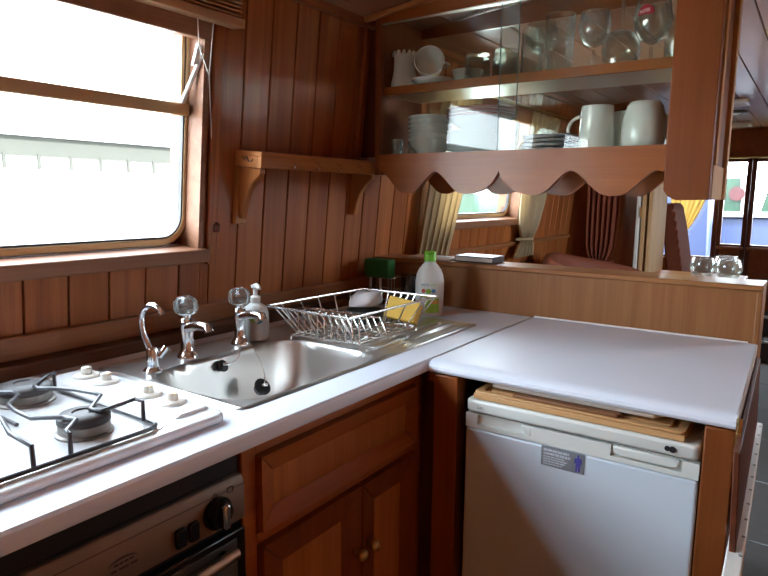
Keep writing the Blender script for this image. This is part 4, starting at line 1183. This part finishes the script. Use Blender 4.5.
def glass_obj(name, label, prof, c, flip=False, n=28, h=0, parts=None, grp=None):
    m = MB()
    if flip: prof = [(r, h-z) for r, z in prof]
    m.lathe(prof, c, n)
    return tag(m.build(name, M['glass'], angle=60), label, 'glass', group=grp)
def faceted(name, label, r, h, c, flip, grp):
    pf = tumbler_prof(r, h, .86, .003, .012)
    m = MB()
    if flip: pf = [(a, h-b) for a, b in pf]
    m.lathe(pf, c, 16)
    m2 = m.build(name, M['glasst'] if h < .09 else M['glass'], smooth=False)
    return tag(m2, label, 'glass', group=grp)
G1 = 'tumblers on the upper cabinet shelf'
faceted('tumbler', 'short upturned tumbler behind the left glass pane, nearer the tipped cup', .040, .078, (-.868, 1.735, SZ1+.0005), True, G1)
faceted('tumbler', 'short upturned tumbler seen where the two glass panes overlap', .040, .080, (-.778, 1.735, SZ1+.0005), True, G1)
faceted('tumbler', 'short tumbler standing behind the front row of short tumblers', .038, .080, (-.825, 1.825, SZ1+.0005), True, G1)
glass_obj('highball_glass', 'tall plain upturned glass just right of the pane overlap', tumbler_prof(.032, .125, .9), (-.700, 1.735, SZ1+.0005), True, h=.125, grp=G1)
m = MB(); m.lathe(tumbler_prof(.038, .075, .9), (-.622, 1.735, SZ1+.0005), 16); 
tag(m.build('tumbler', M['glass'], smooth=False), 'lower of two tumblers stacked beside the wine glasses', 'glass', group=G1)
m = MB(); m.lathe(tumbler_prof(.040, .076, .9), (-.622, 1.735, SZ1+.0775), 16)
tag(m.build('tumbler', M['glass'], smooth=False), 'upper of two tumblers stacked beside the wine glasses', 'glass', group=G1)
def wine(name, label, c, R, hb, hs, flip=False, foot=.034, red=False):
    H = .004+hs+hb
    foot_p = [(0, 0), (foot, 0), (foot, .002), (.008, .006), (.0045, .012), (.004, hs)]
    bowl_p = [(.006, hs+.006), (R*.62, hs+hb*.16), (R*.95, hs+hb*.42), (R, hs+hb*.6), (R*.86, hs+hb), (R*.86-.0015, hs+hb), (R-.002, hs+hb*.6), (R*.93-.002, hs+hb*.42), (R*.58, hs+hb*.18), (.003, hs+.012), (0, hs+.011)]
    t = thing(name, label, 'glass', c, group='stemmed glasses on the upper cabinet shelf')
    f = (lambda p: [(r, hs+hb-z) for r, z in p]) if flip else (lambda p: p)
    m = MB(); m.lathe(f(foot_p), c, 24); m.build('foot_and_stem', M['glass'], t, world=True, angle=60)
    m = MB(); m.lathe(f(bowl_p), c, 28); m.build('glass_bowl', M['glass'], t, world=True, angle=60)
    if red:
        m = MB()
        zz = hs+hb*.70; rr = R*.985
        def ff(u, v):
            a = math.radians(-128+52*u); e = math.sin(PI*u)*.010
            return (c[0]+(rr+.001-.003*v)*math.cos(a), c[1]+(rr+.001-.003*v)*math.sin(a), c[2]+zz-.008+(.014+e)*v)
        m.grid(ff, 10, 3); lb = m.build('red_label', M['redl'], t, world=True); lb['label'] = 'dark red printed label'
        a = math.radians(-102)
        text_obj('label_print', 'NTES', .011, M['whitel'], frame((c[0]+(rr+.002)*math.cos(a), c[1]+(rr+.002)*math.sin(a), c[2]+zz), (-math.sin(a), math.cos(a), .12), (0, 0, 1)), lb, world=False)
    return t
wine('wine_glass', 'stemmed wine glass standing beside the stacked tumblers', (-.532, 1.745, SZ1+.0005), .042, .095, .055)
wine('wine_glass', 'upside-down stemmed wine glass in the middle of the stemmed glasses', (-.458, 1.730, SZ1+.0005), .048, .100, .080, True)
wine('wine_glass', 'stemmed beer glass with a dark red label by the cabinet post', (-.385, 1.735, SZ1+.0005), .046, .110, .042, red=True)
wine('wine_glass', 'tall stemmed wine glass behind the plain highball glass', (-.705, 1.815, SZ1+.0005), .046, .090, .070)
glass_obj('tumbler', 'tall tumbler behind the red-labelled glass at the post', tumbler_prof(.034, .11, .9), (-.335, 1.80, SZ1+.0005), grp=G1)

# ------------------------------------------------------------------ saloon beyond
def curtain(name, label, P00, P10, P01, P11, pleats, amp, mat, normal, tie=None, top_extra=0, cat='curtain', group=None, bulge=0):
    """P00/P10 top ends, P01/P11 lower ends; tie = (fraction down, point) gathers the cloth"""
    m = MB(); P00, P10, P01, P11 = map(Vector, (P00, P10, P01, P11)); nrm = Vector(normal)
    def f(u, v):
        a = P00.lerp(P01, v); b = P10.lerp(P11, v)
        p = a.lerp(b, u)
        if tie:
            tv, tp, w = tie
            g = math.exp(-((v-tv)/w)**2)
            p = p.lerp(Vector(tp)+(b-a)*(u-.5)*.35, g)
        k = amp*(.6+.4*v)
        return p + nrm*(k*math.sin(u*PI*2*pleats+.6*math.sin(v*3)) + bulge*math.sin(PI*u)*math.sin(PI*v)) + (b-a).normalized()*k*.4*math.cos(u*PI*4*pleats)
    m.grid(f, pleats*12, 30)
    t = thing(name, label, cat, P00.lerp(P10, .5), group=group)
    m.build('cloth', mat, t, world=True, solid=.002, angle=80)
    return t
tw = lambda y, Z, off=.05: (-1.33+.1*(Z-.91)+off, y, Z)
t = curtain('curtain', 'cream curtain tied back at the left of the saloon window', tw(2.12, 1.70), tw(2.46, 1.70), tw(2.05, 1.02), tw(2.30, 1.02), 6, .012, M['cream'], (1, 0, .1), None, group='cream curtains at the saloon window')
t = curtain('curtain', 'cream curtain gathered by a band at the right of the saloon window', tw(3.02, 1.70), tw(3.42, 1.70), tw(2.98, .945), tw(3.30, .945), 6, .012, M['cream'], (1, 0, .1), (.83, tw(3.17, 1.06), .13), group='cream curtains at the saloon window')
m = MB(); m.tube([tw(3.07+.20*i/12, 1.062, .03+.045*math.sin(PI*i/12)) for i in range(13)], .007, 8); m.build('tie_band', M['cream'], t, world=True)
t = thing('curtain_rail', 'slim rail over the saloon window carrying the cream curtains', 'rail', tw(2.7, 1.71))
m = MB(); m.tube([tw(2.0, 1.71), tw(3.5, 1.71)], .008, 10); m.build('pole', M['brass'], t, world=True)
m = MB()
for yy in (2.05, 3.46): m.cyl(tw(yy, 1.71, -.0), tw(yy, 1.71, .05), .007, n=10)
m.build('pole_bracket', M['brass'], t, world=True)
t = curtain('curtain', 'long russet curtain hanging in front of the inner partition', (-1.20, 3.955, 1.76), (-.985, 3.955, 1.76), (-1.18, 3.95, .66), (-1.02, 3.95, .66), 6, .016, M['redc'], (0, -1, 0), (.80, (-1.10, 3.95, .88), .06))
m = MB(); m.tube([(-1.19, 3.955, .89), (-1.10, 3.915, .87), (-1.01, 3.955, .89)], .012, 8); m.build('tie_band', M['redc'], t, world=True)
t = curtain('curtain', 'cream yellow curtain drawn aside by the front windows', (-1.13, 6.20, 1.62), (-.74, 6.20, 1.62), (-1.09, 6.20, .62), (-1.00, 6.20, .62), 7, .018, M['yellowc'], (0, -1, 0), (.66, (-1.05, 6.19, .95), .20))
m = MB(); m.tube([(-1.13, 6.23, .96), (-1.05, 6.15, .93), (-.97, 6.2, .96)], .011, 8); m.build('tie_band', M['yellowc'], t, world=True)
t = thing('curtain_rail', 'short rail above the front windows holding the yellow curtain', 'rail', (-.95, 6.22, 1.63))
m = MB(); m.tube([(-1.24, 6.22, 1.635), (-.2, 6.22, 1.635)], .009, 10); m.build('pole', M['brass'], t, world=True)
m = MB()
for xx in (-1.22, -.22): m.cyl((xx, 6.22, 1.635), (xx, 6.30, 1.635), .007, n=10)
m.build('pole_bracket', M['brass'], t, world=True)

# folding door leaves at the partition edge
t = thing('folding_door', 'pale folded door leaves standing on edge at the end of the inner partition', 'door', (-.85, 4.0, 0))
for i, x in enumerate((-.893, -.862, -.825)):
    m = MB(); m.box(x, x+.022, 3.93, 4.35, .02, 1.78); m.build('leaf', M['palew'] if i else M['whitep'], t, world=True, bevel=.003)
m = MB(); 
for z in (.4, 1.2): m.cyl((-.866, 3.926, z-.03), (-.866, 3.926, z+.03), .006, n=8)
m.build('hinge', M['brass'], t, world=True)

# sofa under the saloon window: only its back shows over the divider
t = thing('armchair', 'russet leather armchair with a rounded back beyond the divider', 'chair', (-.90, 3.35, 0))
m = MB(); n = 24
def backf(u, v):
    a = math.radians(60+240*u); r = .30
    z = .35+.64*v+ (.0 if v < 1 else 0)
    rr = r+.05*math.sin(PI*v)*0+.03*v
    return (-.90+rr*math.cos(a)*.85, 3.35-rr*math.sin(a)*.85, z-.10*abs(u-.5)*2*v)
m.grid(backf, 30, 8); m.build('backrest', M['leather'], t, world=True, solid=.09, subsurf=1, angle=80)
m = MB(); m.prism(rrect(-1.13, -.66, 3.12, 3.58, .1), 'z', .25, .44); m.build('seat', M['leather'], t, world=True, bevel=.04, segs=3)
for dx in (-1.08, -.74):
    for dy in (3.16, 3.54):
        m = MB(); m.cyl((dx, dy, 0), (dx, dy, .26), .018, .025, 12); m.build('leg', M['darkz'], t, world=True)

# tall leather chair at the front
t = thing('tall_chair', 'high-backed russet leather chair with stitched edge near the front windows', 'chair', (-.76, 4.75, 0))
m = MB(); ya, yb = 4.50, 4.92
pb = [(-.70, .40), (-.64, .40), (-.72, .95), (-.80, 1.24), (-.825, 1.275), (-.865, 1.275), (-.885, 1.24), (-.84, .95)]
pb = [(-.765, .42), (-.66, .42), (-.70, .75), (-.755, 1.05), (-.795, 1.22), (-.815, 1.25), (-.86, 1.25), (-.88, 1.22), (-.845, 1.05), (-.80, .75)]
m.prism(pb, 'y', ya, yb); m.build('backrest', M['upholstery'], t, world=True, bevel=.015, segs=3)
m = MB()
for i in range(14):
    s = i/13; x = -.668-.128*s**1.15; z = .46+.77*s
    m.box(x-.006, x+.010, ya-.002, ya+.03, z-.02, z+.02)
m.build('stitched_edge', M['upholstery'], t, world=True, bevel=.006)
m = MB(); m.prism(rrect(-.70, -.25, ya, yb, .05), 'z', .36, .46); m.build('seat', M['upholstery'], t, world=True, bevel=.02)
for dx in (-.66, -.29):
    for dy in (ya+.04, yb-.04):
        m = MB(); m.cyl((dx, dy, 0), (dx, dy, .37), .018, .022, 12); m.build('leg', M['darkz'], t, world=True)

# narrow side cabinet with the three balloon glasses
t = thing('side_cabinet', 'narrow wooden side cabinet behind the divider carrying three balloon glasses', 'cabinet', (-.33, 2.32, 0))
m = MB(); m.box(-.46, -.19, 2.19, 2.47, .05, 1.000); m.build('body', M['cabz'], t, world=True)
m = MB(); m.box(-.47, -.18, 2.18, 2.48, 1.000, 1.018); m.build('top', M['cabx'], t, world=True, bevel=.004)
m = MB(); m.box(-.455, -.195, 2.200, 2.46, 0, .05); m.build('plinth', M['darkx'], t, world=True)
BP = [(0, 0), (.018, 0), (.020, .002), (.034, .018), (.040, .036), (.039, .052), (.033, .070), (.0315, .070), (.0375, .052), (.0385, .036), (.032, .019), (.016, .005), (0, .004)]
for (x, y, lab) in ((-.300, 2.300, 'stemless balloon glass on its own at the left of the side cabinet'), (-.243, 2.40, 'stemless balloon glass at the back of the right-hand pair'), (-.222, 2.275, 'stemless balloon glass at the front of the right-hand pair')):
    m = MB(); m.lathe(BP, (x, y, 1.0185), 28); tag(m.build('balloon_glass', M['glass'], angle=60), lab, 'glass', group='balloon glasses on the side cabinet')

# steps up to the front doors
t = thing('cabin_steps', 'grey cabin steps with bright nosings below the front doors', 'steps', (-.2, 5.9, 0))
for i, (ya, z) in enumerate(((5.72, .16), (5.98, .32))):
    m = MB(); m.box(-.62, .15, ya, 6.285, z-.16, z); s = m.build('tread', M['carpet'], t, world=True, bevel=.004)
    m = MB(); m.box(-.62, .15, ya-.006, ya+.03, z-.015, z+.003); m.build('nosing', M['alu'], s, bevel=.002)

# ceiling lights
cz = lambda x: ceil_z(x)
def round_light(label, x, y):
    t = thing('ceiling_light', label, 'light', (x, y, cz(x)))
    m = MB(); m.lathe([(.03, 0), (.085, 0), (.088, -.008), (.078, -.016), (.06, -.016), (.055, -.006)], (x, y, cz(x)-.001), 32); m.build('bezel', M['lamp'], t, world=True)
    m = MB(); m.lathe([(0, -.022), (.03, -.019), (.056, -.008), (.056, -.004), (0, -.004)], (x, y, cz(x)-.001), 28); m.build('lens', M['lens'], t, world=True)
round_light('round ceiling light with a dark bezel beyond the divider', -.545, 5.05)
def vent(label, x, y, w, l):
    t = thing('ceiling_vent', label, 'vent', (x, y, cz(x)))
    z = cz(x)-.001
    m = MB(); m.ring_prism(rrect(x-w, x+w, y-l, y+l, .012, 3), rrect(x-w+.02, x+w-.02, y-l+.02, y+l-.02, .008, 3), 'z', z-.02, z-.0005); m.build('frame', M['lens'], t, world=True)
    m = MB()
    for i in range(6):
        yy = y-l+.025+(2*l-.05)*i/5; m.box(x-w+.018, x+w-.018, yy-.006, yy+.006, z-.014, z-.008)
    m.build('louvres', M['lens'], t, world=True)
vent('square cream ceiling vent nearer than the round light', -.50, 4.52, .09, .10)
vent('square cream ceiling vent close to the front doors', -.60, 5.80, .10, .13)

# ------------------------------------------------------------------ outside
m = MB(); m.box(-60, 60, -60, 90, -.6, -.5); o = m.build('canal', M['water'], smooth=False); structure(o)
m = MB(); m.box(-60, -2.0, -60, 90, -.5, .55); o = m.build('quayside', M['quay'], smooth=False); structure(o)
m = MB(); m.box(6, 60, -60, 90, -.5, .75); m.box(-2, 6, 24, 90, -.5, .75); o = m.build('far_bank', M['quay'], smooth=False); structure(o)
t = thing('boathouse', 'long whitewashed building with grey-green eaves outside the galley window', 'building', (-7, 3, .55))
m = MB(); m.box(-11, -7, -14, 30, .55, 1.80)
m.build('wall', M['render'], t, world=True)
m = MB(); m.box(-7.0, -6.85, -14, 30, 1.66, 1.86); m.build('eaves_board', M['eaves'], t, world=True)
m = MB(); m.prism([(-6.8, 1.86), (-9, 2.16), (-11.2, 1.86)], 'y', -14, 30); m.build('roof', M['slates'], t, world=True)
m = MB()
for i in range(60): m.box(-6.87, -6.84, -6+.35*i, -6+.35*i+.03, 1.52, 1.68)
m.build('eaves_brackets', M['eaves'], t, world=True)
t = thing('kiosk', 'green wooden kiosk with a white sign outside the saloon window', 'kiosk', (-4.4, 8.4, .55))
m = MB(); m.box(-4.8, -4.0, 8.0, 8.9, .55, 1.65); m.build('cabin', M['gategreen'], t, world=True, bevel=.01)
m = MB(); m.box(-4.25, -3.99, 7.98, 8.5, 1.32, 1.52); m.build('sign', M['boatwhite'], t, world=True)
m = MB(); m.box(-4.9, -3.9, 7.9, 9.0, 1.65, 1.72); m.build('roof', M['eaves'], t, world=True)

m = MB(); m.prism([(-3.6, -.5), (-1.04, -.5), (-1.10, 1.32), (-3.5, 1.32)], 'y', 8.6, 9.1)
tag(m.build('boat_cover', M['boatblue'], bevel=.03), 'blue canvas boat cover in front of the moored boat, seen past the yellow curtain', 'cover')
t = thing('moored_boat', 'blue moored narrowboat with a white stripe outside the front windows', 'boat', (-.6, 10.5, -.5))
m = MB(); m.prism([(-3.6, -.4), (2.6, -.4), (3.0, .52), (-3.9, .52)], 'y', 9.2, 11.4); m.build('hull', M['boatblue'], t, world=True, bevel=.03)
m = MB(); m.box(-3.9, 3.0, 9.17, 11.43, .50, .58); m.build('gunwale', M['boatwhite'], t, world=True, bevel=.01)
m = MB(); m.prism([(9.5, .58), (11.1, .58), (11.0, 1.04), (9.6, 1.04)], 'x', -3.4, 1.8); m.build('cabin', M['boatblue'], t, world=True, bevel=.02)
m = MB(); m.box(-3.45, 1.85, 9.54, 11.06, 1.04, 1.09); m.build('roof', M['boatwhite'], t, world=True, bevel=.015)
for xw in (-2.9, -1.9, .2):
    m = MB(); m.box(xw, xw+.5, 9.52, 9.60, .68, .90); m.build('cabin_window', M['blackg'], t, world=True)
def lockpost(name, label, x, y):
    t = thing(name, label, 'gate', (x, y, .75))
    m = MB(); m.prism([(x-.34, .75), (x+.24, .75), (x+.12, 1.66), (x-.14, 1.66)], 'y', y, y+.12); m.build('frame', M['gategreen'], t, world=True)
    m = MB(); m.box(x+.17, x+.27, y-.03, y+.02, .75, 1.70); m.build('white_post', M['boatwhite'], t, world=True)
    return t
m = MB(); m.box(-6, 6, 13, 24, -.5, .75); structure(m.build('lock_side', M['quay'], smooth=False))
t = lockpost('lock_gate', 'green lock gate frame carrying a red disc beyond the blue boat', -1.36, 13.3)
m = MB(); m.cyl((-1.27, 13.262, 1.38), (-1.27, 13.236, 1.38), .13, n=32); d = m.build('warning_disc', M['redpaint'], t, world=True); d['label'] = 'red round disc'
lockpost('lock_gate', 'second green lock gate frame with a white post further right', -.62, 13.6)

# ------------------------------------------------------------------ light
w = bpy.data.worlds.new('overcast'); sc.world = w; w.use_nodes = True
N, L = w.node_tree.nodes, w.node_tree.links
bg = N['Background']
tc = N.new('ShaderNodeTexCoord'); sp = N.new('ShaderNodeSeparateXYZ'); L.new(tc.outputs['Generated'], sp.inputs[0])
mr = N.new('ShaderNodeMapRange'); mr.inputs['From Min'].default_value = 0; mr.inputs['From Max'].default_value = .8; L.new(sp.outputs['Z'], mr.inputs['Value'])
mx = N.new('ShaderNodeMix'); mx.data_type = 'RGBA'; mx.inputs['A'].default_value = (.80, .91, 1, 1); mx.inputs['B'].default_value = (.72, .86, 1, 1)
L.new(mr.outputs[0], mx.inputs['Factor']); L.new(mx.outputs['Result'], bg.inputs['Color'])
SKY = 10.0
bg.inputs['Strength'].default_value = SKY
sd = bpy.data.lights.new('sun', 'SUN'); sd.energy = 24; sd.angle = math.radians(6); sd.color = (1, .98, .96)
so = bpy.data.objects.new('sun', sd); COL.objects.link(so); so.location = (4, -4, 8)
so.rotation_euler = Vector((-.75, .18, -.64)).to_track_quat('-Z', 'Y').to_euler()
def portal(loc, rot, sx, sy):
    ld = bpy.data.lights.new('window_portal', 'AREA'); ld.shape = 'RECTANGLE'; ld.size = sx; ld.size_y = sy
    ld.cycles.is_portal = True
    o = bpy.data.objects.new('window_portal', ld); COL.objects.link(o); o.location = loc; o.rotation_euler = rot
    return o
portal((-1.395, .44, 1.41), (0, -PI/2+TH, 0), .6, 1.24)
portal((-1.395, -.87, 1.41), (0, -PI/2+TH, 0), .6, 1.06)
portal((-1.395, 2.67, 1.43), (0, -PI/2+TH, 0), .57, .90)
portal((-.57, YF+.06, 1.1), (-PI/2, 0, 0), 1.45, 1.1)
portal((XR+.06, 2.9, 1.36), (0, PI/2, 0), .57, .8)


# ------------------------------------------------------------------ camera
cam = bpy.data.cameras.new('camera'); co = bpy.data.objects.new('camera', cam); COL.objects.link(co)
X = Vector((0.82230476, 0.09091746, -0.5617374)); Y = Vector((0.56896762, -0.1148375, 0.81430228)); Z = Vector((0.00952577, -0.98921502, -0.14616051))
# rows give world axes in camera (right, down, forward) terms
right = Vector((X[0], Y[0], Z[0])); down = Vector((X[1], Y[1], Z[1])); fwd = Vector((X[2], Y[2], Z[2]))
Mc = Matrix((right, -down, -fwd)).transposed().to_4x4(); Mc.translation = Vector((0, 0, 1.28))
co.matrix_world = Mc
cam.sensor_width = 36; cam.lens = 36*624/768; cam.clip_start = .02
sc.camera = co
sc.view_settings.view_transform = 'Standard'; sc.view_settings.look = 'None'
sc.view_settings.exposure = 1.15; sc.view_settings.gamma = 1; sc.view_settings.use_curve_mapping = False
sc.cycles.use_denoising = True
sc.cycles.max_bounces = 14; sc.cycles.transparent_max_bounces = 24
sc.cycles.diffuse_bounces = 7; sc.cycles.glossy_bounces = 6
sc.cycles.sample_clamp_indirect = 8
sc.cycles.caustics_reflective = False; sc.cycles.caustics_refractive = False
